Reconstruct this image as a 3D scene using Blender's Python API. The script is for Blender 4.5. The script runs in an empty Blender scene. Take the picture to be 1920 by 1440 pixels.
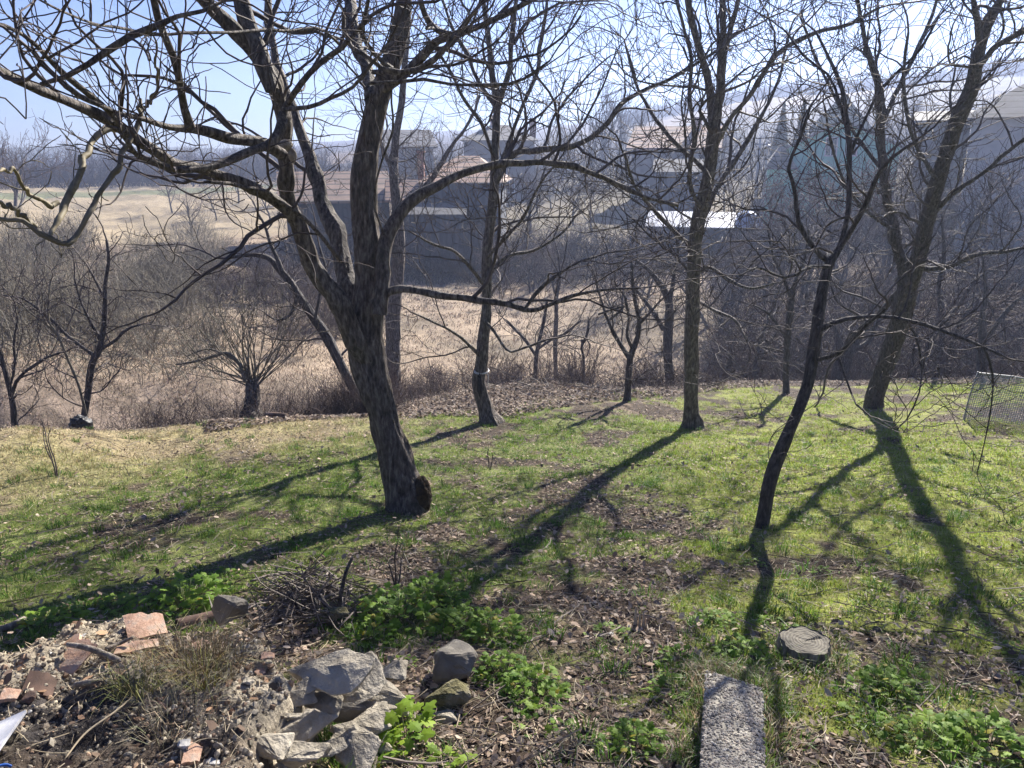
import bpy, math, random
import numpy as np
from mathutils import Vector, Matrix

# ------------------------------------------------------------------ camera, world, sun, exposure
SC = bpy.context.scene
COL = SC.collection
FPX = 1450.0                      # focal length in pixels of a 1920 wide frame
PITCH = math.radians(16.5)
CAM = np.array([0.0, 0.0, 1.62])
cd = bpy.data.cameras.new('camera')
cam = bpy.data.objects.new('camera', cd)
COL.objects.link(cam)
cd.sensor_width = 36.0
cd.lens = FPX / 1920.0 * 36.0
cd.clip_start = 0.05
cd.clip_end = 9000
cam.location = CAM
cam.rotation_euler = (math.pi / 2 - PITCH, 0, 0)
SC.camera = cam

SUN_EL = 31.0
SUN_AZ = 26.0                     # degrees to the right of the view axis (+Y)
world = bpy.data.worlds.new('World')
SC.world = world
world.use_nodes = True
wt = world.node_tree
bg = wt.nodes['Background']
sky = wt.nodes.new('ShaderNodeTexSky')
sky.sky_type = 'NISHITA'
sky.sun_disc = False
sky.sun_elevation = math.radians(SUN_EL)
sky.sun_rotation = math.radians(SUN_AZ)
sky.altitude = 300
sky.air_density = 1.0
sky.dust_density = 0.2
sky.ozone_density = 2.5
tint = wt.nodes.new('ShaderNodeMix'); tint.data_type = 'RGBA'; tint.blend_type = 'MULTIPLY'
tint.inputs[0].default_value = 1.0; tint.inputs[7].default_value = (0.50, 0.57, 0.86, 1)
wt.links.new(sky.outputs[0], tint.inputs[6])
wt.links.new(tint.outputs[2], bg.inputs[0])
bg.inputs[1].default_value = 0.050
sl = bpy.data.lights.new('sun', 'SUN')
sl.energy = 5.0
sl.angle = math.radians(0.55)
sl.color = (1.0, 0.94, 0.85)
so = bpy.data.objects.new('sun', sl)
COL.objects.link(so)
_e, _a = math.radians(SUN_EL), math.radians(SUN_AZ)
SUN = Vector((math.sin(_a) * math.cos(_e), math.cos(_a) * math.cos(_e), math.sin(_e)))
so.rotation_euler = SUN.to_track_quat('Z', 'Y').to_euler()
SC.view_settings.view_transform = 'Standard'
SC.view_settings.look = 'None'
SC.view_settings.exposure = 1.62
SC.view_settings.gamma = 1.0
SC.cycles.max_bounces = 6
SC.cycles.transparent_max_bounces = 8
SC.cycles.volume_bounces = 1
SC.cycles.use_adaptive_sampling = True
SC.cycles.adaptive_threshold = 0.02

random.seed(7)
RNG = np.random.default_rng(11)

# ------------------------------------------------------------------ pixel rays
CP, SP = math.cos(PITCH), math.sin(PITCH)
def ray(px, py):
    u = (px - 960.0) / FPX
    v = (720.0 - py) / FPX
    return np.array([u, CP + v * SP, -SP + v * CP])
def at(px, py, depth):
    return CAM + depth * ray(px, py)
def zpix(px, py, r):              # height of the ray through a pixel at horizontal range r
    d = ray(px, py)
    return CAM[2] + r * d[2] / math.hypot(d[0], d[1])

# ------------------------------------------------------------------ noise
def _hash(ix, iy, s):
    h = (ix * 374761393 + iy * 668265263 + s * 974634777) & 0xffffffff
    h = ((h ^ (h >> 13)) * 1274126177) & 0xffffffff
    h = h ^ (h >> 16)
    return (h & 0xffff) / 65535.0
def vnoise(x, y, s=0):
    x = np.asarray(x, float); y = np.asarray(y, float)
    ix = np.floor(x).astype(np.int64); iy = np.floor(y).astype(np.int64)
    fx = x - ix; fy = y - iy
    fx = fx * fx * (3 - 2 * fx); fy = fy * fy * (3 - 2 * fy)
    a = _hash(ix, iy, s); b = _hash(ix + 1, iy, s); c = _hash(ix, iy + 1, s); d = _hash(ix + 1, iy + 1, s)
    return (a * (1 - fx) + b * fx) * (1 - fy) + (c * (1 - fx) + d * fx) * fy
def fbm(x, y, s=0, o=4):
    t = 0; a = 0.5; n = 0
    for k in range(o):
        t = t + a * vnoise(x, y, s + k * 17); n += a
        x = x * 2.03 + 5.1; y = y * 2.03 + 1.7; a *= 0.5
    return t / n

# ------------------------------------------------------------------ terrain
def lawn(r, a=0.0):
    return -0.21 * r * math.cos(a)
def prof(px, pts):
    """profile of one azimuth: (range, z) or (range, 'p', pixel row)"""
    az = math.atan2((px - 960) / FPX, CP)
    R, Z = [], []
    for p in pts:
        R.append(p[0]); Z.append(p[1] if len(p) == 2 else zpix(px, p[2], p[0]))
    return az, R, Z
NEAR = lambda px, rs: [(r, lawn(r, math.atan2((px - 960) / FPX, CP)) + (0.0)) for r in rs]
COLS = [
 (-3.2, [0.01, 4, 12, 20, 40, 90, 200, 450], [0, -.6, -2.0, -3, -4, -3, 0, 6]),
 (-1.9, [0.01, 4, 12, 20, 40, 90, 200, 450], [0, -.6, -2.2, -4, -5, -4, -2, 4]),
 prof(-500, NEAR(-500, [.01, 2, 4, 6, 8]) + [(9.5, 'p', 830), (12, -4.1), (15, -4.8), (19, -4.5), (35, -4.6), (60, -4.6), (120, -3.5), (190, 2), (450, 14)]),
 prof(0, NEAR(0, [.01, 2, 4, 6, 8]) + [(9.7, 'p', 812), (10.8, 'p', 795), (13, -3.6), (16, -4.4), (19, 'p', 700), (26, 'p', 620), (38, 'p', 540), (52, 'p', 480), (75, 'p', 430), (122, 'p', 352), (190, 'p', 330), (450, 'p', 300)]),
 prof(270, NEAR(270, [.01, 2, 4, 6, 8, 10]) + [(11.3, 'p', 783), (13.5, -3.9), (16.5, -4.7), (20, 'p', 720), (26, 'p', 640), (36, 'p', 560), (50, 'p', 490), (75, 'p', 425), (122, 'p', 350), (190, 'p', 330), (450, 'p', 300)]),
 prof(960, NEAR(960, [.01, 2, 4, 6, 8, 10]) + [(12.5, 'p', 755), (14.2, 'p', 722), (15.2, 'p', 716), (18, -4.4), (21, -5.0), (25, 'p', 690), (33, 'p', 600), (42, 'p', 532), (50, 'p', 460), (60, 'p', 425), (90, 'p', 350), (128, 'p', 315), (240, 'p', 262), (450, 'p', 240)]),
 prof(1440, NEAR(1440, [.01, 2, 4, 6, 8, 10]) + [(14, 'p', 765), (17, 'p', 722), (19, 'p', 708), (22, -5.6), (26, -5.9), (33, 'p', 600), (44, 'p', 490), (58, 'p', 398), (80, 'p', 340), (122, 'p', 285), (190, 'p', 215), (270, 'p', 172), (450, 'p', 190)]),
 prof(1920, NEAR(1920, [.01, 2, 4, 6, 8, 10]) + [(14, 'p', 765), (17, 'p', 725), (20, 'p', 700), (23, -5.3), (27, -5.4), (34, 'p', 590), (45, 'p', 450), (58, 'p', 340), (80, 'p', 290), (122, 'p', 230), (190, 'p', 160), (270, 'p', 122), (450, 'p', 150)]),
 prof(2500, NEAR(2500, [.01, 2, 4, 6, 8, 10]) + [(14, -2.3), (20, -3.6), (30, -3.6), (45, -1.5), (60, 1), (122, 11), (190, 22), (270, 31), (450, 30)]),
 (1.9, [0.01, 4, 12, 20, 40, 90, 200, 450], [0, 0, .4, 1, 3, 8, 20, 50]),
 (3.2, [0.01, 4, 12, 20, 40, 90, 200, 450], [0, -.6, -2.0, -3, -4, -3, 0, 6]),
]
COLS[-1] = (2 * math.pi - 3.083, COLS[0][1], COLS[0][2])
LR = np.linspace(math.log(0.3), math.log(450), 700)
RS = np.exp(LR)
TAZ = np.array([c[0] for c in COLS])
TAB = []
for az, R, Z in COLS:
    z = np.interp(RS, R, Z)
    zz = z.copy()
    k = 9
    zp = np.pad(zz, (k, k), mode='edge')
    zz = np.convolve(zp, np.hanning(2 * k + 3)[1:-1] / np.hanning(2 * k + 3)[1:-1].sum(), mode='valid')
    TAB.append(zz)
TAB = np.array(TAB)
def zt(x, y):
    x = np.asarray(x, float); y = np.asarray(y, float)
    r = np.clip(np.hypot(x, y), 0.3, 449.0)
    az = np.arctan2(x, y)
    fi = np.clip((np.log(r) - LR[0]) / (LR[1] - LR[0]), 0, len(LR) - 1.001)
    i = fi.astype(int); f = fi - i
    j = np.clip(np.searchsorted(TAZ, az) - 1, 0, len(TAZ) - 2)
    g = np.clip((az - TAZ[j]) / (TAZ[j + 1] - TAZ[j]), 0, 1)
    g = g * g * (3 - 2 * g) * 0.5 + g * 0.5
    a = TAB[j, i] * (1 - f) + TAB[j, i + 1] * f
    b = TAB[j + 1, i] * (1 - f) + TAB[j + 1, i + 1] * f
    z = a * (1 - g) + b * g
    s = np.clip(r / 14.0, 0.3, 6.0)
    z = z + (fbm(x * 0.35, y * 0.35, 3) - 0.5) * 0.16 * s + (fbm(x * 2.1, y * 2.1, 9) - 0.5) * 0.05 + (fbm(x * 9, y * 9, 12, 3) - 0.5) * 0.025
    far = np.clip((r - 110) / 120, 0, 1)
    z = z + far * (fbm(x * 0.03, y * 0.03, 31) - 0.5) * 3
    return z
def gp(px, py, off=0.0, rmax=445):
    """where the ray through a pixel meets the ground (plus off)"""
    d = ray(px, py)
    ts = np.exp(np.linspace(math.log(1.0), math.log(rmax), 2500))
    P = CAM[None, :] + ts[:, None] * d[None, :]
    h = P[:, 2] - (zt(P[:, 0], P[:, 1]) + off)
    k = np.argmax(h < 0)
    if h[k] >= 0: k = len(ts) - 1
    if k == 0: k = 1
    a, b = h[k - 1], h[k]
    t = ts[k - 1] + (ts[k] - ts[k - 1]) * (a / (a - b) if a != b else 0)
    p = CAM + t * d
    return p
def gr(px, r, py=500):
    """ground point under pixel column px at horizontal range r"""
    d = ray(px, py); s = r / math.hypot(d[0], d[1])
    x, y = d[0] * s, d[1] * s
    return np.array([x, y, float(zt(x, y))])

# ------------------------------------------------------------------ objects
def link(o, parent=None):
    COL.objects.link(o)
    if parent is not None: o.parent = parent
    return o
def tag(o, label=None, cat=None, group=None, kind=None):
    if label: o['label'] = label
    if cat: o['category'] = cat
    if group: o['group'] = group
    if kind: o['kind'] = kind
    return o
def empty(name, loc, label, cat, group=None, rz=0.0):
    o = bpy.data.objects.new(name, None)
    o.empty_display_size = 0.2
    o.location = loc; o.rotation_euler = (0, 0, rz)
    link(o); tag(o, label, cat, group)
    return o
def mesh_np(name, V, F, mat, parent=None, smooth=False, col=None, origin=None):
    """F: list of (array of faces) with equal vertex count each"""
    V = np.asarray(V, np.float32)
    if origin is not None: V = V - np.asarray(origin, np.float32)[None, :]
    me = bpy.data.meshes.new(name)
    me.vertices.add(len(V)); me.vertices.foreach_set('co', V.ravel())
    F = [np.asarray(f, np.int32) for f in F if len(f)]
    loops = np.concatenate([f.ravel() for f in F]) if F else np.zeros(0, np.int32)
    tot = np.concatenate([np.full(len(f), f.shape[1], np.int32) for f in F])
    st = np.concatenate([[0], np.cumsum(tot)[:-1]]).astype(np.int32)
    me.loops.add(len(loops)); me.loops.foreach_set('vertex_index', loops)
    me.polygons.add(len(tot)); me.polygons.foreach_set('loop_start', st)
    me.polygons.foreach_set('use_smooth', np.full(len(tot), smooth, bool))
    me.update(calc_edges=True)
    if col is not None:
        ca = me.color_attributes.new('Col', 'FLOAT_COLOR', 'POINT')
        c = np.ones((len(V), 4), np.float32); c[:, :3] = col
        ca.data.foreach_set('color', c.ravel())
    me.materials.append(mat)
    o = bpy.data.objects.new(name, me)
    if origin is not None and parent is None: o.location = origin
    link(o, parent)
    return o

# ------------------------------------------------------------------ materials
def newmat(name):
    m = bpy.data.materials.new(name); m.use_nodes = True
    return m, m.node_tree, m.node_tree.nodes['Principled BSDF']
def N(t, kind, **kw):
    n = t.nodes.new(kind)
    for k, v in kw.items():
        if k in n.inputs: n.inputs[k].default_value = v
        else: setattr(n, k, v)
    return n
def ramp(t, fac, stops):
    r = t.nodes.new('ShaderNodeValToRGB')
    while len(r.color_ramp.elements) < len(stops): r.color_ramp.elements.new(0.5)
    for e, (p, c) in zip(r.color_ramp.elements, stops):
        e.position = p; e.color = (*c, 1)
    t.links.new(fac, r.inputs[0])
    return r.outputs[0]
def noise(t, scale, detail=4, rough=0.6, vec=None, out='Fac'):
    n = N(t, 'ShaderNodeTexNoise', Scale=scale, Detail=detail, Roughness=rough)
    if vec is None:
        tc = t.nodes.new('ShaderNodeTexCoord'); vec = tc.outputs['Object']
    t.links.new(vec, n.inputs['Vector'])
    return n.outputs[out]
def bump(t, b, h, strength, dist):
    n = N(t, 'ShaderNodeBump', Strength=strength, Distance=dist)
    t.links.new(h, n.inputs['Height']); t.links.new(n.outputs[0], b.inputs['Normal'])
def mat_noise(name, c1, c2, scale=3.0, rough=0.9, bs=0.4, bd=0.02, detail=6, c3=None, spec=0.3):
    m, t, b = newmat(name)
    f = noise(t, scale, detail)
    st = [(0.35, c1), (0.65, c2)]
    if c3: st = [(0.3, c1), (0.5, c2), (0.68, c3)]
    t.links.new(ramp(t, f, st), b.inputs['Base Color'])
    b.inputs['Roughness'].default_value = rough
    b.inputs['Specular IOR Level'].default_value = spec
    if bs: bump(t, b, noise(t, scale * 4, 5), bs, bd)
    return m
def mat_col(name, rough=0.8, spec=0.3, trans=0.0, nscale=None, namp=0.5, bs=0, bd=0.01):
    """colour comes from the mesh's own colour attribute"""
    m, t, b = newmat(name)
    a = N(t, 'ShaderNodeVertexColor', layer_name='Col')
    src = a.outputs[0]
    if nscale:
        mx = N(t, 'ShaderNodeMix', data_type='RGBA', blend_type='MULTIPLY'); mx.inputs[0].default_value = 1.0
        t.links.new(src, mx.inputs[6])
        t.links.new(ramp(t, noise(t, nscale, 8, 0.7), [(0.3, (1 - namp,) * 3), (0.7, (1 + namp,) * 3)]), mx.inputs[7])
        src = mx.outputs[2]
    t.links.new(src, b.inputs['Base Color'])
    b.inputs['Roughness'].default_value = rough
    b.inputs['Specular IOR Level'].default_value = spec
    if bs: bump(t, b, noise(t, (nscale or 5) * 2, 6), bs, bd)
    if trans:
        tr = t.nodes.new('ShaderNodeBsdfTranslucent'); t.links.new(src, tr.inputs[0])
        ms = t.nodes.new('ShaderNodeMixShader'); ms.inputs[0].default_value = trans
        t.links.new(b.outputs[0], ms.inputs[1]); t.links.new(tr.outputs[0], ms.inputs[2])
        t.links.new(ms.outputs[0], t.nodes['Material Output'].inputs[0])
    return m
def mat_bark(name, c1, c2, c3, vs=(40, 40, 11), moss=None, bd=0.03, rough=0.75):
    m, t, b = newmat(name)
    tc = t.nodes.new('ShaderNodeTexCoord')
    mp = N(t, 'ShaderNodeMapping'); mp.inputs['Scale'].default_value = vs
    t.links.new(tc.outputs['Object'], mp.inputs[0])
    f = noise(t, 1.0, 8, 0.65, mp.outputs[0])
    g = noise(t, 2.3, 4, 0.6, tc.outputs['Object'])
    c = ramp(t, f, [(0.36, c1), (0.5, c2), (0.66, c3)])
    if moss:
        mx = N(t, 'ShaderNodeMix', data_type='RGBA')
        t.links.new(ramp(t, g, [(0.5, (0, 0, 0)), (0.7, (0.4,) * 3)]), mx.inputs[0])
        t.links.new(c, mx.inputs[6]); mx.inputs[7].default_value = (*moss, 1)
        c = mx.outputs[2]
    t.links.new(c, b.inputs['Base Color'])
    b.inputs['Roughness'].default_value = rough
    b.inputs['Specular IOR Level'].default_value = 0.35
    bump(t, b, f, 1.0, bd * 1.4)
    return m
M = {}
M['bark'] = mat_bark('bark', (0.024, 0.018, 0.015), (0.105, 0.084, 0.073), (0.27, 0.235, 0.20), moss=(0.06, 0.06, 0.028))
M['bark_dark'] = mat_bark('bark_dark', (0.016, 0.013, 0.013), (0.055, 0.045, 0.043), (0.13, 0.11, 0.105))
M['twig'] = mat_noise('twig_bark', (0.045, 0.036, 0.036), (0.11, 0.09, 0.085), 9, 0.75, 0.0, spec=0.15)
M['twig_pale'] = mat_noise('twig_pale_bark', (0.10, 0.088, 0.065), (0.20, 0.175, 0.13), 7, 0.7, 0.0, spec=0.2)
M['twig_mass'] = mat_noise('distant_wood_bark', (0.022, 0.017, 0.018), (0.05, 0.038, 0.038), 1.5, .9, 0.0, spec=.05)
M['twig_far'] = mat_noise('twig_far_bark', (0.05, 0.036, 0.035), (0.12, 0.088, 0.08), 4, 0.75, 0.0, spec=0.12)
M['bark_yellow'] = mat_noise('bark_peeled', (0.12, 0.10, 0.06), (0.26, 0.22, 0.14), 12, 0.7, 0.3, 0.005)
M['cutwood'] = mat_noise('cut_wood', (0.42, 0.33, 0.15), (0.62, 0.5, 0.22), 20, 0.7, 0.2, 0.003)

# ------------------------------------------------------------------ tubes
class Tubes:
    def __init__(s): s.g = {}
    def add(s, P, R, k):
        P = np.asarray(P, float); R = np.asarray(R, float)
        s.g.setdefault((len(P), k), []).append((P, R))
    def arrays(s):
        Vs, Fs, Ts, off = [], [], [], 0
        for (n, k), L in s.g.items():
            P = np.array([a for a, _ in L]); R = np.array([b for _, b in L])
            m = len(L)
            T = np.gradient(P, axis=1)
            T /= np.linalg.norm(T, axis=2, keepdims=True) + 1e-9
            D = P[:, -1] - P[:, 0]; D /= np.linalg.norm(D, axis=1, keepdims=True) + 1e-9
            ax = np.argmin(np.abs(D), axis=1)
            ref = np.eye(3)[ax][:, None, :]
            Nn = np.cross(T, ref); Nn /= np.linalg.norm(Nn, axis=2, keepdims=True) + 1e-9
            B = np.cross(T, Nn)
            th = np.arange(k) * 2 * math.pi / k
            c, sn = np.cos(th), np.sin(th)
            V = P[:, :, None, :] + R[:, :, None, None] * (Nn[:, :, None, :] * c[None, None, :, None] + B[:, :, None, :] * sn[None, None, :, None])
            Vs.append(V.reshape(-1, 3))
            i = np.arange(n - 1)[:, None]; j = np.arange(k)[None, :]; j2 = (j + 1) % k
            q = np.stack([i * k + j, i * k + j2, (i + 1) * k + j2, (i + 1) * k + j], -1).reshape(-1, 4)
            Q = (q[None] + (np.arange(m) * n * k)[:, None, None]).reshape(-1, 4) + off
            Fs.append(Q)
            if k >= 3:
                cap = (np.arange(k)[None, :] + (n - 1) * k + (np.arange(m) * n * k)[:, None]) + off
                Ts.append(cap)
            off += m * n * k
        return np.concatenate(Vs) if Vs else np.zeros((0, 3)), Fs + Ts
    def build(s, name, mat, parent=None, origin=None, smooth=True):
        V, F = s.arrays()
        return mesh_np(name, V, F, mat, parent, smooth, origin=origin)

def catmull(P, n):
    P = np.asarray(P, float)
    Q = np.vstack([2 * P[0] - P[1], P, 2 * P[-1] - P[-2]])
    seg = np.linalg.norm(np.diff(P[:, :3], axis=0), axis=1)
    cum = np.concatenate([[0], np.cumsum(seg)])
    u = np.linspace(0, cum[-1], n)
    out = []
    for x in u:
        i = min(max(int(np.searchsorted(cum, x, side='right')) - 1, 0), len(P) - 2)
        t = (x - cum[i]) / (seg[i] + 1e-9)
        p0, p1, p2, p3 = Q[i], Q[i + 1], Q[i + 2], Q[i + 3]
        out.append(0.5 * ((2 * p1) + (-p0 + p2) * t + (2 * p0 - 5 * p1 + 4 * p2 - p3) * t * t + (-p0 + 3 * p1 - 3 * p2 + p3) * t ** 3))
    return np.array(out)

def rnd(a, b): return random.uniform(a, b)
def perp_dir(d, ang):
    """unit direction making the angle ang with d"""
    while True:
        v = np.array([random.gauss(0, 1), random.gauss(0, 1), random.gauss(0, 1)])
        v -= d * v.dot(d)
        n = np.linalg.norm(v)
        if n > 1e-3: break
    v /= n
    return d * math.cos(ang) + v * math.sin(ang)

def grow(out, p0, d0, L, r0, lvl, prm):
    """one branch with its children. out(level) -> Tubes"""
    n = 6 if lvl >= prm['levels'] else (9 if lvl >= prm['levels'] - 1 else 13)
    st = L / (n - 1)
    w = prm['wander']; up = prm['up']
    d = np.array(d0, float); d /= np.linalg.norm(d)
    p = np.array(p0, float)
    P = [p.copy()]; Dd = [d.copy()]
    bend = np.array([random.gauss(0, 1), random.gauss(0, 1), random.gauss(0, 1)]) * prm.get('curve', 0.08)
    flip = random.randint(2, n)
    for i in range(n - 1):
        if i == flip: bend = -bend * rnd(.5, 1.3)
        d = d + bend + np.array([random.gauss(0, w), random.gauss(0, w), random.gauss(0, w) + up * (0.5 + i / n)])
        d /= np.linalg.norm(d)
        p = p + d * st
        P.append(p.copy()); Dd.append(d.copy())
    rmin = prm['rmin']
    r1 = max(rmin, r0 * prm.get('taper', 0.4))
    R = np.linspace(r0, r1, n)
    if lvl >= prm['levels']: R[-1] = rmin * 0.8
    out(r0).add(P, R, 3 if r0 < prm.get('r3', 0.012) else (5 if r0 < 0.03 else 8))
    if lvl >= prm['levels']: return
    kids(out, P, R, lvl, L, prm)

def kids(out, P, R, lvl, L, prm, f0=None):
    P = np.asarray(P); n = len(P)
    sp = prm['space'][min(lvl, len(prm['space']) - 1)]
    f0 = prm['start'][min(lvl, len(prm['start']) - 1)] if f0 is None else f0
    m = max(1, int(L * (1 - f0) / sp + rnd(0, 1)))
    for k in range(m + 1):
        f = 1.0 if k == m else f0 + (1 - f0) * (k + rnd(0.1, 0.9)) / m
        x = f * (n - 1); i = min(int(x), n - 2); t = x - i
        q = P[i] * (1 - t) + P[i + 1] * t
        r = R[i] * (1 - t) + R[i + 1] * t
        d = P[i + 1] - P[i]; d = d / (np.linalg.norm(d) + 1e-9)
        a = math.radians(rnd(*prm['angle'])) if k < m else rnd(0.0, 0.35)
        nd = perp_dir(d, a)
        if prm.get('upsel', 0) and nd[2] < -0.1 and random.random() < prm['upsel']: nd[2] *= -1
        ln = prm['len'][min(lvl, len(prm['len']) - 1)]
        l2 = rnd(*ln) * (1.15 - 0.55 * f if k < m else 0.8)
        r2 = max(prm['rmin'], r * (rnd(0.45, 0.7) if k < m else 0.9))
        r2 = min(r2, max(prm['rmin'], l2 * prm.get('rl', 0.016)))
        grow(out, q, nd, l2, r2, lvl + 1, prm)
# ------------------------------------------------------------------ ground
def sm(a, b, x):
    t = np.clip((x - a) / (b - a), 0, 1); return t * t * (3 - 2 * t)
PXA = lambda px: math.atan2((px - 960) / FPX, CP)
E_AZ = np.array([PXA(p) for p in (-900, 0, 480, 700, 960, 1250, 1440, 1920, 2600)])
E_R = np.array([9.5, 10.8, 11.6, 12.2, 12.2, 15.2, 18.0, 18.5, 18.5])
def zone(x, y):
    """weights of the ground covers at a place"""
    r = np.hypot(x, y); az = np.arctan2(x, y)
    e = np.interp(az, E_AZ, E_R) + (fbm(x * 0.6, y * 0.6, 41) - 0.5) * 2.0
    on = 1 - sm(e - 0.4, e + 0.5, r)                       # on the lawn
    right = sm(0.10, 0.34, az)
    # green cover
    big = fbm(x * 0.42, y * 0.42, 5, 4); mid = fbm(x * 1.6, y * 1.6, 6, 4); sml = fbm(x * 5.5, y * 5.5, 8, 3)
    base = 0.54 + 0.10 * sm(4.5, 7.5, r) + 0.14 * right * sm(5, 8, r)
    base = base - 0.10 * (1 - sm(3.0, 5.2, r)) + .13 * sm(.12, .3, az) * (1 - sm(4.5, 6, r)) - 0.16 * sm(e - 3.5, e, r) * (1 - 0.3 * right)
    # bare strip of dead leaves and soil right of the middle, near
    strip = np.exp(-((az - 0.33 + 0.02 * r) / 0.16) ** 2) * (1 - sm(7, 9, r)) * 0.10
    tl = np.exp(-(((x + 0.3) ** 2 + (y - 4.6) ** 2) / 2.2)) * 0.25
    g = base - strip - tl + (big - 0.5) * 1.0 + (mid - 0.5) * 1.2 + (sml - 0.5) * 0.9
    green = sm(0.40, 0.72, g) * on
    dryl = sm(e - 3.8, e - 1.2, r) * (1 - sm(-0.34, -0.02, az)) * on   # bleached strip at the left edge
    return on, green, dryl, right, r, az, e, mid, big, sml
def ground_color(x, y):
    on, green, dryl, right, r, az, e, mid, big, sml = zone(x, y)
    def C(*c): return np.array(c)[None, :]
    soil = C(.050, .036, .026); litter = C(.23, .175, .13); gr_ = C(.125, .148, .042); lime = C(.20, .22, .045)
    k = sm(0.42, 0.66, mid * 0.6 + sml * 0.4)[:, None]
    c = soil * (1 - k) + litter * k
    gg = gr_ * (1 - right[:, None] * 0.75) + lime * (right[:, None] * 0.75)
    gg = gg * (0.75 + 0.5 * big[:, None])
    c = c * (1 - green[:, None]) + gg * green[:, None]
    c = c * (1 - 0.75 * dryl[:, None]) + C(.30, .25, .14) * 0.75 * dryl[:, None]
    # bank litter beyond the lawn
    bank = (1 - on)
    lb = C(.17, .135, .11) * (0.6 + 0.8 * k)
    # dry meadow of the valley
    n1 = fbm(x * 0.13, y * 0.13, 51); n2 = fbm(x * 0.9, y * 0.35, 52)
    mead = C(.30, .235, .17) * (0.65 + 0.7 * n2[:, None])
    scrubg = C(.115, .10, .07) * (0.6 + 0.8 * n2[:, None])
    q = sm(0.44, 0.60, n1)[:, None]
    val = mead * (1 - 0.55 * q) + scrubg * 0.55 * q
    far = sm(17, 24, r)[:, None]
    v = lb * (1 - far) + val * far
    # village gardens, then fields
    vg = (sm(44, 54, r) * sm(-0.22, -0.08, az))[:, None]
    v = v * (1 - vg * .8) + (C(.11, .095, .06) * (0.6 + 0.9 * n1[:, None])) * vg * .8
    lf = (sm(58, 64, r) * (1 - sm(-0.24, -0.16, az)))[:, None]
    fld = C(.30, .245, .16) * (0.8 + 0.4 * n2[:, None])
    st = (sm(104, 107, r) * (1 - sm(112, 115, r)))[:, None]
    fld = fld * (1 - st) + C(.14, .15, .08) * st
    v = v * (1 - lf) + fld * lf
    hl = sm(118, 150, r)[:, None]
    m1 = fbm(x * 0.022, y * 0.022, 61, 5); m2 = fbm(x * 0.2, y * 0.09, 63)
    wood = C(.035, .03, .03) * (0.6 + 0.9 * m2[:, None]); pasture = C(.13, .09, .05) * (0.8 + 0.4 * m2[:, None])
    top = sm(215, 250, r + 50 * (m1 - .5))[:, None]
    hillc = pasture * (1 - sm(0.47, 0.53, m1)[:, None]) + wood * sm(0.47, 0.53, m1)[:, None]
    hillc = hillc * (1 - top) + wood * top
    v = v * (1 - hl) + hillc * hl
    return c * (1 - bank[:, None]) + v * bank[:, None]

def build_ground():
    azf = np.radians(np.arange(-46, 46.01, 0.16)); azb = np.radians(np.concatenate([np.arange(-180, -46, 4.0)]))
    azc = np.radians(np.arange(50, 180, 4.0))
    az = np.concatenate([azb, azf, azc]); rr = np.exp(np.linspace(math.log(0.35), math.log(445), 600))
    A, Rr = np.meshgrid(az, rr, indexing='ij')
    X, Y = (Rr * np.sin(A)).ravel(), (Rr * np.cos(A)).ravel()
    Z = zt(X, Y)
    V = np.stack([X, Y, Z], 1)
    n, m = len(az), len(rr)
    i = np.arange(n)[:, None]; i2 = (i + 1) % n; j = np.arange(m - 1)[None, :]
    Q = np.stack([i * m + j, i * m + j + 1, i2 * m + j + 1, i2 * m + j], -1).reshape(-1, 4)
    Q = Q[:, ::-1]
    V = np.vstack([V, [[0, 0, zt(0.0, 0.0)]]])
    T = np.stack([(np.arange(n) + 0) * m, ((np.arange(n) + 1) % n) * m, np.full(n, n * m)], 1)[:, ::-1]
    c = ground_color(V[:, 0], V[:, 1])
    mat, t, b = newmat('ground_cover')
    a = N(t, 'ShaderNodeVertexColor', layer_name='Col')
    tc = t.nodes.new('ShaderNodeTexCoord')
    f1 = noise(t, 22, 10, 0.72, tc.outputs['Object']); f2 = noise(t, 2.2, 8, 0.7, tc.outputs['Object'])
    mx = N(t, 'ShaderNodeMix', data_type='RGBA', blend_type='MULTIPLY'); mx.inputs[0].default_value = 1
    t.links.new(a.outputs[0], mx.inputs[6]); t.links.new(ramp(t, f1, [(0.32, (.45, .42, .4)), (0.5, (.95, .95, .95)), (0.68, (1.7, 1.6, 1.5))]), mx.inputs[7])
    m2 = N(t, 'ShaderNodeMix', data_type='RGBA', blend_type='MULTIPLY'); m2.inputs[0].default_value = 1
    t.links.new(mx.outputs[2], m2.inputs[6]); t.links.new(ramp(t, f2, [(0.3, (.75,) * 3), (0.7, (1.25,) * 3)]), m2.inputs[7])
    t.links.new(m2.outputs[2], b.inputs['Base Color'])
    b.inputs['Roughness'].default_value = 0.95; b.inputs['Specular IOR Level'].default_value = 0.15
    bump(t, b, f1, 0.8, 0.03)
    o = mesh_np('ground', V, [Q, T], mat, None, True, col=c)
    tag(o, kind='structure')
build_ground()

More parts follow.
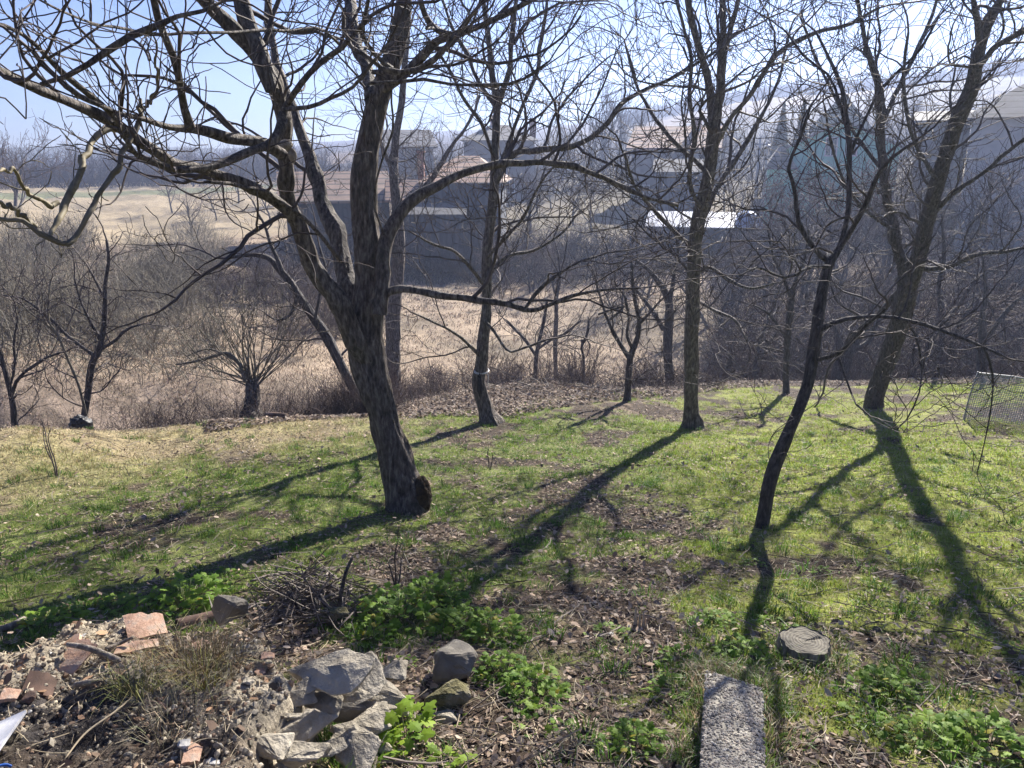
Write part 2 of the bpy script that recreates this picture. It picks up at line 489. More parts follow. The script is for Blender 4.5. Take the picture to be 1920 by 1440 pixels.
# ------------------------------------------------------------------ tree trunks with real bark relief
def trunk_mesh(paths, name, mat, parent, origin, amp=0.5):
    """paths: list of (P, R, k): smooth thick tubes with ridges pushed in and out"""
    Vs, Fs, off = [], [], 0
    for P, R, k in paths:
        P = np.asarray(P); n = len(P)
        T = np.gradient(P, axis=0); T /= np.linalg.norm(T, axis=1, keepdims=True) + 1e-9
        D = P[-1] - P[0]; ref = np.eye(3)[np.argmin(np.abs(D))]
        Nn = np.cross(T, ref); Nn /= np.linalg.norm(Nn, axis=1, keepdims=True); B = np.cross(T, Nn)
        th = np.arange(k) * 2 * math.pi / k
        s = np.concatenate([[0], np.cumsum(np.linalg.norm(np.diff(P, axis=0), axis=1))])
        TH, S = np.meshgrid(th, s)
        rr = R[:, None] * np.ones_like(TH)
        cx, cy = np.cos(TH), np.sin(TH)
        sd = int(abs(P[0, 0]) * 100) % 97
        circ = 2 * math.pi * np.maximum(rr, 0.02)
        ridge = np.abs(vnoise(cx * rr * 34 + 50 + S * 1.1, cy * rr * 34 + S * 2.0 + 50, sd) - 0.5) * 2 - .5
        ridge2 = vnoise(cx * rr * 60 + 90, cy * rr * 60 + S * 9 + 50, sd + 3) - 0.5
        lump = fbm(cx * rr * 5 + S * 1.2 + 20, cy * rr * 5 + S * 1.5 + 30, sd + 7, 3) - 0.5
        rr = rr + amp * (ridge * 0.040 + ridge2 * 0.018) * np.clip(rr / 0.1, 0.15, 1.4) + lump * rr * 0.38
        if origin is not None and abs(P[0, 2] - (origin[2] - .25)) < .02:
            hz = np.maximum(P[:, 2] - origin[2], 0)[:, None]
            lob = .45 + .55 * np.maximum(0, np.sin(TH * 5 + sd)) * vnoise(cx * 2 + 20, cy * 2 + 20, sd + 11) * 1.6
            rr = rr * (1 + .75 * np.exp(-hz / (.6 * R.max())) * lob)
        V = P[:, None, :] + rr[:, :, None] * (Nn[:, None, :] * cx[:, :, None] + B[:, None, :] * cy[:, :, None])
        Vs.append(V.reshape(-1, 3))
        i = np.arange(n - 1)[:, None]; j = np.arange(k)[None, :]; j2 = (j + 1) % k
        Fs.append(np.stack([i * k + j, i * k + j2, (i + 1) * k + j2, (i + 1) * k + j], -1).reshape(-1, 4) + off)
        Fs.append((np.arange(k)[None, :] + (n - 1) * k) + off)
        off += n * k
    return mesh_np(name, np.concatenate(Vs), Fs, mat, parent, True, origin=origin)

LEVEL_WALNUT = dict(levels=3, wander=0.18, up=0.035, curve=0.04, rmin=0.0027, taper=0.38, space=[0.36, 0.25, 0.19],
                    start=[0.12, 0.2, 0.25], angle=(28, 68), len=[(0.6, 1.5), (0.3, 0.8), (0.10, 0.34)], rl=0.018, upsel=0.5, r3=0.009)

def upright(d0, py0, py):
    """depth at row py of something that stands upright on row py0 at depth d0"""
    v0, v = (720 - py0) / FPX, (720 - py) / FPX
    return d0 * (CP + v0 * SP) / (CP + v * SP)
def traced_tree(name, base_px, branches, prm, label, cat='tree', group=None, kids_from=0.15, bark='bark', twig='twig',
                depth=None, fine=True, extra=None, r=None):
    """branches: list of dict(p=[(px,py,width_px)...], d=(depth_start, depth_end), k=ring, kids=bool)
    depths are relative to the base depth"""
    if r is None:
        b = gp(*base_px)
    else:
        b = gr(base_px[0], r)
    d0 = (b - CAM).dot(np.array([0, CP, -SP]))
    root = empty(name, b, label, cat, group)
    paths = []; tw = Tubes(); lm = Tubes()
    lines = []
    for br in branches:
        pts = br['p']; n = len(pts)
        ds, de = br.get('d', (0, 0))
        # arc fraction
        xy = np.array([(q[0], q[1]) for q in pts], float)
        s = np.concatenate([[0], np.cumsum(np.linalg.norm(np.diff(xy, axis=0), axis=1))]); s /= s[-1]
        ctl = []
        for q, f in zip(pts, s):
            dd = upright(d0, base_px[1], q[1]) + ds + (de - ds) * f
            pnt = at(q[0], q[1], dd)
            ctl.append([*pnt, max(q[2], 1.0) / 2 / FPX * dd])
        ctl = np.array(ctl)
        if br.get('base'):          # foot of the trunk goes into the ground
            foot = ctl[0].copy(); foot[2] -= 0.25; foot[3] *= 1.12
            ctl = np.vstack([foot, ctl])
        L = np.linalg.norm(np.diff(ctl[:, :3], axis=0), axis=1).sum()
        rm = ctl[:, 3].max()
        thick = rm > 0.032
        step = (0.04 if rm > 0.09 else 0.055) if thick else 0.09
        if not fine: step *= 2
        m = max(6, int(L / step))
        cc = catmull(ctl, m)
        cc[:, 3] = np.maximum(cc[:, 3], 0.003)
        sarc = np.linspace(0, L, m)
        wob = 0.075 * np.minimum(cc[:, 3] * 4 + 0.06, 0.3)
        sd = random.randint(0, 9999)
        if not br.get('base'):
            env = np.clip(sarc / 0.4, 0, 1)
            cc[:, 0] += (vnoise(sarc * 2.2, sarc * 0, sd) - 0.5) * wob * env * 2
            cc[:, 2] += (vnoise(sarc * 2.5, sarc * 0, sd + 5) - 0.5) * wob * env * 2
            cc[:, 1] += (vnoise(sarc * 1.3, sarc * 0, sd + 9) - 0.5) * wob * env * 6
            cc[:, 0] += (vnoise(sarc * 7, sarc * 0, sd + 15) - 0.5) * wob * env * 1.3
            cc[:, 2] += (vnoise(sarc * 7, sarc * 0, sd + 21) - 0.5) * wob * env * 1.3
            cc[:, 3] *= 1 + .35 * np.clip(vnoise(sarc * 6, sarc * 0 + 3, sd + 31) - .62, 0, 1) / .38 - .06
        if thick: paths.append((cc[:, :3], cc[:, 3], br.get('k', 28 if rm > 0.07 else 16)))
        else: lm.add(cc[:, :3], cc[:, 3], 7)
        lines.append((cc, L, br))
        if br.get('kids', True):
            st = max(1, m // 24)
            sub = cc[::st]
            if len(sub) > 3:
                p2 = dict(prm)
                f0 = br.get('f0', kids_from)
                kids(lambda r_: tw, sub[:, :3], np.minimum(sub[:, 3], 0.04), 0, L, p2, f0)
    if paths: trunk_mesh(paths, 'trunk', M[bark], root, b)
    if lm.g: lm.build('branches', M[bark], root, b)
    if extra: extra(root, b, d0)
    tw.build('twigs', M[twig], root, b)
    return root, lines, d0

B = lambda p, **k: dict(p=p, **k)
# the big walnut in front
main_br = [
 B([(764, 962, 92), (757, 930, 76), (748, 885, 66), (739, 845, 62), (727, 805, 58), (717, 765, 60), (705, 730, 66), (694, 690, 66), (686, 650, 62), (688, 600, 58), (690, 560, 56), (692, 500, 56), (683, 400, 48), (684, 320, 46), (695, 250, 42), (712, 180, 40), (737, 110, 36), (754, 40, 33), (762, -60, 28), (775, -160, 22)], base=True, d=(0, 0.2), f0=0.62, k=44),
 B([(688, 672, 46), (664, 630, 42), (632, 570, 38), (602, 520, 36), (572, 460, 35), (550, 395, 33), (536, 330, 30), (530, 270, 30), (524, 215, 32), (507, 165, 32), (470, 100, 32), (425, 48, 32), (385, 5, 30), (340, -60, 26), (300, -130, 20)], d=(0, -0.9), f0=0.35),
 B([(690, 650, 42), (672, 600, 40), (656, 550, 38), (640, 490, 36), (624, 430, 34), (600, 360, 30), (582, 305, 26), (562, 250, 22), (545, 190, 18), (520, 120, 16), (505, 60, 14), (500, -20, 12)], d=(0.1, 1.3), f0=0.4),
 B([(510, 170, 26), (490, 105, 28), (468, 50, 28), (448, 0, 26), (430, -60, 22)], d=(-0.8, -0.6)),
 B([(700, 190, 30), (684, 130, 26), (664, 80, 26), (655, 30, 24), (648, -40, 20)], d=(0.1, 0.9)),
 B([(715, 170, 20), (750, 145, 18), (790, 100, 16), (815, 75, 14), (848, 66, 16), (890, 55, 13), (930, 35, 12), (975, 12, 11), (1030, -15, 9)], d=(0.1, -0.5)),
 B([(838, 64, 12), (812, 50, 14), (797, 28, 12), (785, -10, 11)], d=(-0.2, -0.4)),
 B([(700, 135, 10), (760, 135, 11), (800, 125, 10), (850, 75, 9), (880, 30, 8), (920, -20, 7)], d=(0.1, -0.6)),
 B([(712, 590, 30), (716, 530, 30), (722, 480, 29), (735, 437, 27), (768, 392, 23), (800, 366, 22), (835, 345, 20), (880, 325, 17), (940, 310, 15), (1000, 302, 13), (1060, 308, 12), (1110, 325, 10), (1165, 350, 9), (1215, 372, 7), (1270, 385, 5)], d=(-0.15, 0.9), f0=0.45),
 B([(702, 570, 20), (722, 550, 16), (750, 543, 15), (800, 547, 14), (850, 556, 13), (900, 562, 12), (945, 568, 12), (990, 580, 10), (1035, 572, 8), (1085, 556, 7), (1140, 545, 5), (1200, 540, 4)], d=(-0.1, -0.5), f0=0.3),
 B([(985, 578, 6), (1010, 545, 7), (1040, 520, 6), (1080, 495, 5), (1120, 480, 4)], d=(-0.35, -0.2)),
 B([(548, 402, 24), (510, 372, 24), (470, 350, 23), (420, 330, 22), (370, 316, 22), (320, 300, 22), (270, 272, 22), (220, 238, 22), (170, 205, 22), (130, 187, 20), (85, 172, 19), (40, 153, 18), (0, 130, 16), (-70, 100, 14)], d=(-0.5, -2.3), f0=0.12),
 B([(530, 290, 24), (495, 272, 22), (455, 260, 22), (410, 252, 20), (365, 240, 18), (320, 236, 12), (270, 222, 10), (225, 212, 9), (170, 192, 9), (120, 165, 8)], d=(-0.7, -2.2)),
 B([(358, 240, 18), (348, 205, 16), (342, 160, 15), (332, 115, 15), (312, 60, 15), (296, 15, 15), (282, -40, 13)], d=(-1.4, -1.8)),
 B([(238, 250, 13), (205, 213, 12), (165, 178, 13), (120, 140, 12), (88, 108, 10), (60, 80, 9), (25, 52, 8), (-30, 38, 7)], d=(-1.7, -2.5)),
 B([(76, 158, 8), (110, 152, 10), (150, 130, 11), (190, 112, 12), (225, 85, 11), (260, 70, 11), (300, 50, 11), (340, 30, 9), (385, 20, 8), (420, 0, 6)], d=(-2.3, -1.9)),
 B([(640, 86, 6), (600, 54, 6), (550, 58, 6), (470, 61, 6), (400, 63, 6), (330, 62, 6), (275, 62, 6), (225, 52, 5), (170, 42, 5), (115, 22, 5), (75, 0, 4)], d=(-0.3, -2.6)),
 B([(536, 200, 12), (556, 170, 13), (580, 140, 12), (605, 112, 12), (640, 90, 11), (670, 60, 8), (700, 30, 7)], d=(-0.8, -1.2)),
 B([(530, 205, 9), (580, 200, 9), (620, 182, 8), (660, 165, 7), (700, 120, 6), (730, 80, 5)], d=(-0.8, -1.4)),
 B([(532, 215, 22), (524, 245, 20), (505, 270, 18), (470, 285, 16), (430, 300, 15), (395, 313, 15), (360, 318, 14), (325, 318, 12), (300, 306, 10), (258, 292, 9), (235, 262, 8), (222, 240, 7)], d=(-0.8, -1.9)),
 B([(640, 490, 10), (600, 440, 8), (560, 400, 8), (500, 360, 9), (460, 352, 8), (420, 344, 7), (390, 342, 6)], d=(0, -1.2)),
 B([(645, 15, 7), (648, 75, 8), (690, 105, 9), (720, 125, 10), (770, 132, 10), (810, 110, 9), (840, 80, 8), (862, 50, 6)], d=(-0.9, -1.0)),
 B([(693, 156, 7), (740, 154, 7), (790, 152, 7), (840, 160, 6), (900, 160, 6), (965, 155, 6), (1010, 130, 5), (1030, 115, 4)], d=(-0.6, -1.2)),
 B([(720, 440, 5), (700, 375, 4), (716, 300, 4), (738, 240, 4), (734, 180, 4), (742, 100, 3), (735, 40, 3)], d=(-0.1, -0.6)),
 B([(735, 130, 10), (700, 100, 9), (680, 60, 9), (690, 10, 8), (700, -50, 7)], d=(0, -0.8)),
]
def main_extra(root, b, d0):
    # mossy burr at the foot, broken knuckle where the left limb was cut
    q = at(790, 928, d0 - 0.07)
    V, F = blob(0.085, 0.10, 0.16, 0.16, 70, 50, 5, 3.5)
    V = V + (q - b)[None, :]
    o = mesh_np('burr', V, [F], M['burr'], root, True); o['label'] = 'dark brown shaggy burr at the foot of the trunk'
    q = at(536, 272, upright(d0, 955, 272) - 0.6)
    V, F = blob(0.042, 0.036, 0.034, 0.25, 30, 22, 9)
    mesh_np('pruned_knot', V + (q - b)[None, :], [F], M['cutpale'], root, False)
    q = at(548, 292, upright(d0, 955, 292) - 0.6)
    V, F = blob(0.026, 0.026, 0.045, 0.25, 30, 22, 19)
    mesh_np('pruned_knot', V + (q - b)[None, :], [F], M['cutpale'], root, False)
def blob(rx, ry, rz, amp, nu, nv, seed, freq=1.6):
    """a lumpy closed body"""
    u = np.arange(nu) * 2 * math.pi / nu; v = np.linspace(0.04, math.pi - 0.04, nv)
    U, Vv = np.meshgrid(u, v, indexing='ij')
    x, y, z = np.cos(U) * np.sin(Vv), np.sin(U) * np.sin(Vv), np.cos(Vv)
    n = (fbm(x * freq + z * 1.3 + 10 + seed, y * freq + z * 0.9 + 10, seed, 4) + fbm(x * freq * 3 + 5, z * freq * 3 + y * 2 + seed, seed + 3, 3) * 0.5 - 0.75)
    s = 1 + amp * n * 2
    P = np.stack([x * s * rx, y * s * ry, z * s * rz], -1).reshape(-1, 3)
    i = np.arange(nu)[:, None]; i2 = (i + 1) % nu; j = np.arange(nv - 1)[None, :]
    F = np.stack([i * nv + j, i * nv + j + 1, i2 * nv + j + 1, i2 * nv + j], -1).reshape(-1, 4)
    return P, F
M['burr'] = mat_noise('burr_moss', (0.02, 0.013, 0.008), (0.085, 0.055, 0.03), 30, 1.0, 1.0, 0.02)
M['cutpale'] = mat_noise('pruned_wood', (0.16, 0.13, 0.10), (0.36, 0.31, 0.25), 18, 0.8, 0.5, 0.01)

traced_tree('walnut_tree', (764, 955), main_br, LEVEL_WALNUT,
            'largest bare walnut tree with thick leaning trunk and dark burr at its foot', extra=main_extra)

# loose branch hanging at the far left, pale and cut, close to the camera
def branch_thing(name, dep, strands, label, mat, twp):
    p0 = at(strands[0][0][0], strands[0][0][1], dep[0])
    root = empty(name, p0, label, 'branch')
    tb = Tubes(); tw = Tubes()
    for s in strands:
        n = len(s)
        ctl = np.array([[*at(q[0], q[1], dep[0] + (dep[1] - dep[0]) * i / (n - 1)), q[2] / 2 / FPX * dep[0]] for i, q in enumerate(s)])
        cc = catmull(ctl, 34); cc[:, :3] += np.stack([vnoise(np.arange(34) * .45, np.zeros(34), len(s) + q_) - .5 for q_ in (1, 2, 3)], 1) * .035; cc[:, 3] *= .85 + .45 * vnoise(np.arange(34) * .6, np.zeros(34), 77)
        tb.add(cc[:, :3], cc[:, 3], 9)
        sub = cc[::3]
        kids(lambda r_: tw, sub[:, :3], np.minimum(sub[:, 3], 0.012), 1, 0.9, twp, 0.3)
    tb.build('stem', mat, root, p0)
    tw.build('twigs', M['twig_pale'], root, p0)
    return root, p0
twp = dict(LEVEL_WALNUT); twp.update(levels=3, space=[.3, .22, .16], len=[(0.3, .5), (0.15, 0.3), (0.06, 0.16)], rmin=0.0026)
hb, p0 = branch_thing('hanging_branch', (4.3, 3.6), [
    [(225, 242, 7), (196, 250, 9), (172, 268, 11), (156, 302, 12), (146, 322, 11), (136, 352, 12), (120, 384, 11), (110, 408, 9), (92, 432, 6), (80, 448, 4)],
    [(108, 385, 9), (85, 382, 8), (60, 368, 7), (40, 345, 6), (22, 320, 5), (5, 320, 5), (-30, 300, 4)]],
    'sunlit yellowish branch hanging from the cut stub at the far left', M['bark_yellow'], twp)
V, F = blob(0.022, 0.022, 0.018, 0.3, 14, 10, 3)
o = mesh_np('cut_end', V + (at(214, 242, 4.28) - p0)[None, :], [F], M['cutwood'], hb)
branch_thing('broken_branch', (3.9, 3.4), [
    [(265, 190, 6), (250, 235, 8), (240, 275, 9), (222, 306, 10), (200, 350, 9), (176, 382, 9), (152, 424, 8), (127, 452, 9), (94, 441, 9), (60, 427, 8), (25, 410, 7), (-20, 405, 6)],
    [(60, 425, 8), (30, 395, 7), (-10, 372, 6)],
    [(255, 215, 6), (275, 195, 5), (292, 165, 5), (296, 120, 4), (294, 70, 3)]],
    'reddish forked branch with pale sunlit twigs dangling at the left picture edge', M['twig_pale'], twp)

# the other traced trees of the orchard
P2 = dict(LEVEL_WALNUT); P2.update(space=[0.32, 0.22, 0.15], rmin=0.0036, len=[(0.8, 1.9), (0.45, 1.0), (0.18, 0.5)], r3=0.02)
P4 = dict(P2, len=[(.45, 1.1), (.25, .6), (.10, .28)], space=[.26, .19, .14], rmin=.0026)
traced_tree('walnut_tree', (1298, 802), [
 B([(1298, 803, 34), (1296, 770, 28), (1296, 700, 27), (1298, 600, 27), (1301, 500, 26), (1308, 420, 25), (1324, 350, 24), (1334, 290, 23), (1338, 230, 22), (1328, 150, 15), (1312, 95, 13), (1300, 50, 12), (1290, 0, 11), (1280, -70, 9)], base=True, d=(0, -1.3), f0=0.35, k=30),
 B([(1340, 240, 20), (1350, 170, 18), (1352, 110, 15), (1357, 50, 13), (1356, 0, 12), (1350, -80, 9)], d=(-1., -1.3)),
 B([(1352, 120, 12), (1366, 70, 12), (1376, 30, 10), (1390, -20, 9), (1400, -90, 7)], d=(-1.1, -1.6)),
 B([(1330, 300, 12), (1365, 225, 10), (1400, 185, 10), (1440, 125, 9), (1470, 90, 8), (1530, 60, 8), (1590, 45, 6), (1650, 15, 5)], d=(-.9, -1.8)),
 B([(1305, 440, 9), (1325, 400, 9), (1345, 350, 9), (1380, 300, 8), (1420, 230, 7), (1460, 150, 6), (1480, 60, 5)], d=(-.6, .2)),
 B([(1314, 390, 9), (1290, 340, 8), (1300, 250, 8), (1292, 180, 7), (1296, 120, 7), (1285, 60, 6), (1270, 0, 5)], d=(-.7, -1.4)),
 B([(1300, 520, 8), (1330, 500, 7), (1370, 525, 6), (1410, 540, 5), (1450, 530, 4)], d=(.0, -1)),
 B([(1300, 560, 7), (1340, 580, 6), (1380, 600, 5), (1400, 640, 4)], d=(.0, -1)),
 B([(1305, 470, 10), (1270, 440, 8), (1230, 400, 7), (1190, 350, 6), (1170, 290, 5)], d=(.1, -1.2)),
 B([(1330, 330, 10), (1290, 290, 9), (1250, 250, 8), (1215, 200, 7), (1190, 150, 6), (1175, 90, 5)], d=(-.8, 0)),
], P2, 'tall straight walnut tree with a slim trunk standing mid lawn, right of centre', kids_from=.1)

def tie_extra(root, b, d0):
    tb = Tubes()
    for (px, py, w, a, zz) in ((903, 694, 25, 0.0, 0), (903, 697, 26, .3, .012)):
        c = at(px, py, upright(d0, 792, py)) - b
        th = np.linspace(0, 2 * math.pi, 15)
        rad = w / 2 / FPX * d0 + .006
        tb.add(np.stack([c[0] + rad * np.cos(th), c[1] + rad * np.sin(th), c[2] + .02 * np.sin(th + a) + zz], 1), np.full(15, .006), 6)
    c = at(913, 697, upright(d0, 792, 697) - .13) - b
    tb.add(np.array([c, c + [.02, -.01, -.06], c + [.012, 0, -.16], c + [.03, -.01, -.26]]), np.full(4, .004), 5)
    tb.build('rope', M['rope'], root)
    # hollow where the bark has gone
    q = at(900, 722, upright(d0, 792, 722) - .12) - b
    V, F = blob(.045, .05, .17, .3, 18, 14, 4)
    mesh_np('hollow', V + q[None, :], [F], M['hollow'], root)
M['rope'] = mat_noise('rope', (.5, .5, .52), (.7, .7, .7), 40, .8, 0)
M['hollow'] = mat_noise('rotten_wood', (.008, .007, .007), (.03, .025, .022), 20, 1, .5)
traced_tree('walnut_tree', (915, 792), [
 B([(917, 793, 34), (910, 765, 29), (903, 740, 27), (898, 712, 26), (903, 680, 24), (905, 645, 23), (910, 600, 21), (913, 560, 20), (913, 500, 19), (918, 430, 18), (926, 360, 17), (928, 300, 16), (930, 240, 15), (932, 195, 14), (924, 150, 12), (918, 90, 11), (910, 30, 10), (900, -60, 8)], base=True, d=(0, .4), f0=0.3, k=30),
 B([(931, 215, 11), (942, 170, 11), (955, 125, 10), (958, 80, 9), (965, 30, 8), (975, -50, 6)], d=(.3, 0)),
 B([(930, 200, 9), (905, 165, 9), (888, 130, 8), (868, 90, 8), (850, 55, 6), (830, 0, 5)], d=(.3, .8)),
 B([(930, 330, 9), (960, 250, 8), (1008, 130, 8), (1012, 90, 7), (1022, 30, 6), (1030, -30, 5)], d=(.2, .9)),
 B([(926, 345, 13), (960, 290, 11), (1010, 282, 11), (1060, 278, 11), (1100, 265, 10), (1135, 235, 10), (1165, 195, 10), (1210, 170, 8), (1255, 150, 7), (1300, 125, 6), (1350, 90, 5)], d=(.2, -.6)),
 B([(928, 300, 8), (900, 230, 7), (870, 190, 7), (840, 130, 6), (800, 70, 5)], d=(.2, -.8)),
 B([(912, 540, 8), (880, 500, 7), (850, 470, 6), (810, 455, 5), (780, 440, 4)], d=(.0, -.8)),
 B([(913, 520, 8), (950, 480, 7), (1000, 470, 6), (1050, 440, 5), (1085, 400, 4)], d=(0, .8)),
 B([(899, 665, 7), (870, 640, 6), (840, 620, 5), (800, 600, 4), (770, 585, 3)], d=(0, -.6)),
 B([(915, 480, 7), (955, 440, 6), (985, 400, 6), (1010, 350, 5), (1050, 300, 4)], d=(0, -.9)),
 B([(908, 600, 6), (930, 625, 6), (955, 660, 5), (980, 655, 4), (1020, 640, 4)], d=(0, -.5)),
], P2, 'bare tree on the lawn with a pale rope tied round its hollow kinked trunk', kids_from=.1, extra=tie_extra)

traced_tree('plum_tree', (1428, 988), [
 B([(1426, 996, 27), (1434, 950, 25), (1442, 910, 25), (1455, 865, 25), (1470, 830, 25), (1488, 790, 24), (1503, 755, 24), (1516, 715, 24), (1524, 670, 24), (1530, 630, 22), (1537, 575, 21), (1547, 520, 20), (1556, 490, 18), (1574, 465, 13), (1590, 400, 11), (1592, 340, 10), (1592, 270, 9), (1585, 200, 8), (1575, 155, 8), (1550, 100, 6), (1530, 60, 5)], base=True, d=(0, .5), f0=0.45, k=30),
 B([(1556, 492, 12), (1535, 475, 11), (1508, 440, 10), (1496, 410, 9), (1494, 375, 9), (1485, 340, 8), (1478, 310, 7), (1500, 260, 6), (1520, 200, 5)], d=(.3, 0)),
 B([(1572, 470, 11), (1600, 425, 10), (1625, 380, 9), (1645, 335, 8), (1670, 300, 6), (1720, 260, 5)], d=(.3, -.3)),
 B([(1536, 618, 10), (1570, 602, 9), (1610, 594, 8), (1660, 592, 8), (1700, 600, 8), (1740, 612, 8), (1790, 628, 7), (1840, 650, 6), (1880, 668, 5)], d=(.1, -.5)),
 B([(1533, 675, 8), (1570, 664, 9), (1600, 642, 8), (1625, 610, 7), (1660, 580, 6)], d=(.1, -.4)),
 B([(1845, 652, 4), (1858, 690, 4), (1860, 740, 3), (1856, 790, 3), (1845, 840, 2), (1832, 890, 2)], d=(-.5, -.5)),
 B([(1590, 300, 7), (1620, 230, 6), (1660, 160, 6), (1720, 100, 5), (1760, 30, 4)], d=(.4, .2)),
 B([(1590, 250, 7), (1560, 150, 5), (1510, 110, 5), (1470, 60, 4)], d=(.4, .6)),
 B([(1700, 600, 5), (1720, 640, 4), (1728, 690, 4), (1722, 740, 3), (1700, 790, 3), (1680, 810, 2)], d=(-.2, -.3)),
 B([(1572, 668, 5), (1590, 720, 4), (1606, 760, 3), (1625, 775, 2)], d=(0, -.3)),
 B([(1556, 500, 7), (1520, 500, 6), (1470, 520, 5), (1420, 500, 4), (1380, 520, 3)], d=(.1, -.5)),
], P4, 'thin dark fruit tree leaning right, nearest trunk on the right side of the lawn', kids_from=.12, bark='bark_dark')

traced_tree('walnut_tree', (1637, 765), [
 B([(1637, 768, 41), (1641, 740, 36), (1652, 705, 34), (1668, 665, 34), (1682, 625, 34), (1691, 585, 34), (1700, 548, 34), (1714, 510, 29), (1728, 460, 26), (1742, 400, 26), (1760, 330, 26), (1782, 265, 26), (1800, 215, 26), (1822, 165, 24), (1833, 110, 21), (1845, 65, 19), (1864, 25, 17), (1885, -20, 15), (1910, -80, 12)], base=True, d=(0, -3.2), f0=0.4, k=36),
 B([(1700, 560, 26), (1690, 510, 22), (1678, 450, 19), (1664, 380, 17), (1655, 300, 15), (1650, 230, 14), (1642, 160, 13), (1622, 90, 10), (1612, 30, 9), (1600, -30, 8)], d=(-.8, -1.4)),
 B([(1838, 85, 13), (1830, 40, 11), (1820, 0, 10), (1810, -50, 8)], d=(-2.7, -3)),
 B([(1835, 125, 11), (1860, 95, 11), (1890, 75, 11), (1920, 55, 11), (1970, 30, 9)], d=(-2.5, -4)),
 B([(1690, 540, 12), (1650, 590, 10), (1615, 615, 9), (1595, 640, 9), (1570, 670, 8)], d=(-.6, .2)),
 B([(1650, 240, 10), (1690, 150, 9), (1720, 90, 8), (1745, 40, 7), (1760, -20, 6)], d=(-1.2, -1)),
 B([(1720, 505, 10), (1780, 500, 8), (1830, 480, 8), (1890, 470, 7), (1960, 455, 5)], d=(-.9, -2)),
 B([(1745, 400, 10), (1790, 360, 8), (1850, 320, 8), (1910, 270, 7), (1970, 230, 5)], d=(-1.4, -2.6)),
 B([(1760, 340, 8), (1720, 280, 8), (1700, 220, 7), (1695, 140, 6), (1705, 60, 5)], d=(-1.7, -2.4)),
 B([(1675, 430, 8), (1630, 400, 7), (1590, 350, 6), (1560, 280, 5), (1545, 200, 4)], d=(-1, -1.8)),
 B([(1655, 320, 8), (1610, 260, 7), (1570, 190, 6), (1530, 110, 5), (1500, 30, 4)], d=(-1.2, -.3)),
], P2, 'stout walnut with crooked low forking trunk behind the thin dark leaning tree', kids_from=.08, bark='bark_dark')

# stem close behind the big walnut
traced_tree('walnut_tree', (738, 745), [
 B([(738, 752, 32), (736, 700, 29), (736, 640, 28), (738, 580, 27), (744, 520, 25), (747, 450, 24), (744, 380, 20), (738, 320, 17), (742, 260, 15), (752, 200, 13), (758, 130, 12), (765, 50, 10), (770, -40, 8)], base=True, d=(0, .3), f0=.35),
 B([(744, 400, 11), (770, 380, 11), (800, 345, 10), (830, 300, 9), (850, 270, 7), (880, 230, 6), (900, 180, 5)], d=(0, .4)),
 B([(740, 330, 9), (715, 270, 8), (690, 200, 7), (680, 130, 6), (660, 60, 5)], d=(0, .8)),
], P2, 'straight bare tree half hidden close behind the big walnut trunk', kids_from=.1)
# leaning tree left of it
traced_tree('willow_tree', (682, 768), [
 B([(684, 770, 26), (668, 742, 21), (650, 705, 19), (630, 665, 19), (608, 625, 19), (585, 590, 17), (562, 557, 16), (545, 530, 15), (525, 507, 12), (505, 485, 10), (480, 478, 8), (450, 480, 6), (420, 485, 5)], base=True, d=(0, .3), f0=.3),
 B([(530, 510, 9), (515, 470, 8), (500, 430, 6), (480, 390, 5)], d=(0, .2)),
 B([(590, 600, 7), (600, 560, 6), (610, 510, 5), (600, 460, 4)], d=(0, .2)),
 B([(560, 555, 7), (545, 590, 6), (520, 600, 4), (500, 590, 3)], d=(0, -.2)),
], P2, 'tree leaning far to the left from behind the lawn edge, left of the big walnut', kids_from=.2, bark='bark_dark', r=13.2)
# ------------------------------------------------------------------ the village across the valley
def tile_mat(name, c1, c2, c3, row=0.30):
    m, t, b = newmat(name)
    tc = t.nodes.new('ShaderNodeTexCoord')
    sp = t.nodes.new('ShaderNodeSeparateXYZ'); t.links.new(tc.outputs['Object'], sp.inputs[0])
    cb = t.nodes.new('ShaderNodeCombineXYZ')
    t.links.new(sp.outputs[0], cb.inputs[0]); t.links.new(sp.outputs[2], cb.inputs[1])
    br = N(t, 'ShaderNodeTexBrick', Scale=1.0)
    br.inputs['Brick Width'].default_value = 7.3; br.inputs['Row Height'].default_value = row
    br.inputs['Mortar Size'].default_value = 0.04; br.inputs['Mortar Smooth'].default_value = 0.3
    br.inputs['Color1'].default_value = (*c1, 1); br.inputs['Color2'].default_value = (*c2, 1); br.inputs['Mortar'].default_value = (*c3, 1)
    t.links.new(cb.outputs[0], br.inputs['Vector'])
    mx = N(t, 'ShaderNodeMix', data_type='RGBA', blend_type='MULTIPLY'); mx.inputs[0].default_value = 1
    t.links.new(br.outputs[0], mx.inputs[6])
    t.links.new(ramp(t, noise(t, 0.8, 6, .7), [(.3, (.6, .6, .6)), (.7, (1.35, 1.3, 1.25))]), mx.inputs[7])
    t.links.new(mx.outputs[2], b.inputs['Base Color']); b.inputs['Roughness'].default_value = .85
    bump(t, b, br.outputs['Fac'], -.6, .04)
    return m
def plank_mat(name, c1, c2, w=5.0):
    m, t, b = newmat(name)
    tc = t.nodes.new('ShaderNodeTexCoord')
    mp = N(t, 'ShaderNodeMapping'); mp.inputs['Scale'].default_value = (w, w, .35)
    t.links.new(tc.outputs['Object'], mp.inputs[0])
    f = noise(t, 1, 3, .6, mp.outputs[0])
    t.links.new(ramp(t, f, [(.4, c1), (.6, c2)]), b.inputs['Base Color'])
    b.inputs['Roughness'].default_value = .85; bump(t, b, f, .6, .03)
    return m
M['tile'] = tile_mat('roof_tiles', (.22, .145, .11), (.17, .115, .09), (.06, .045, .04))
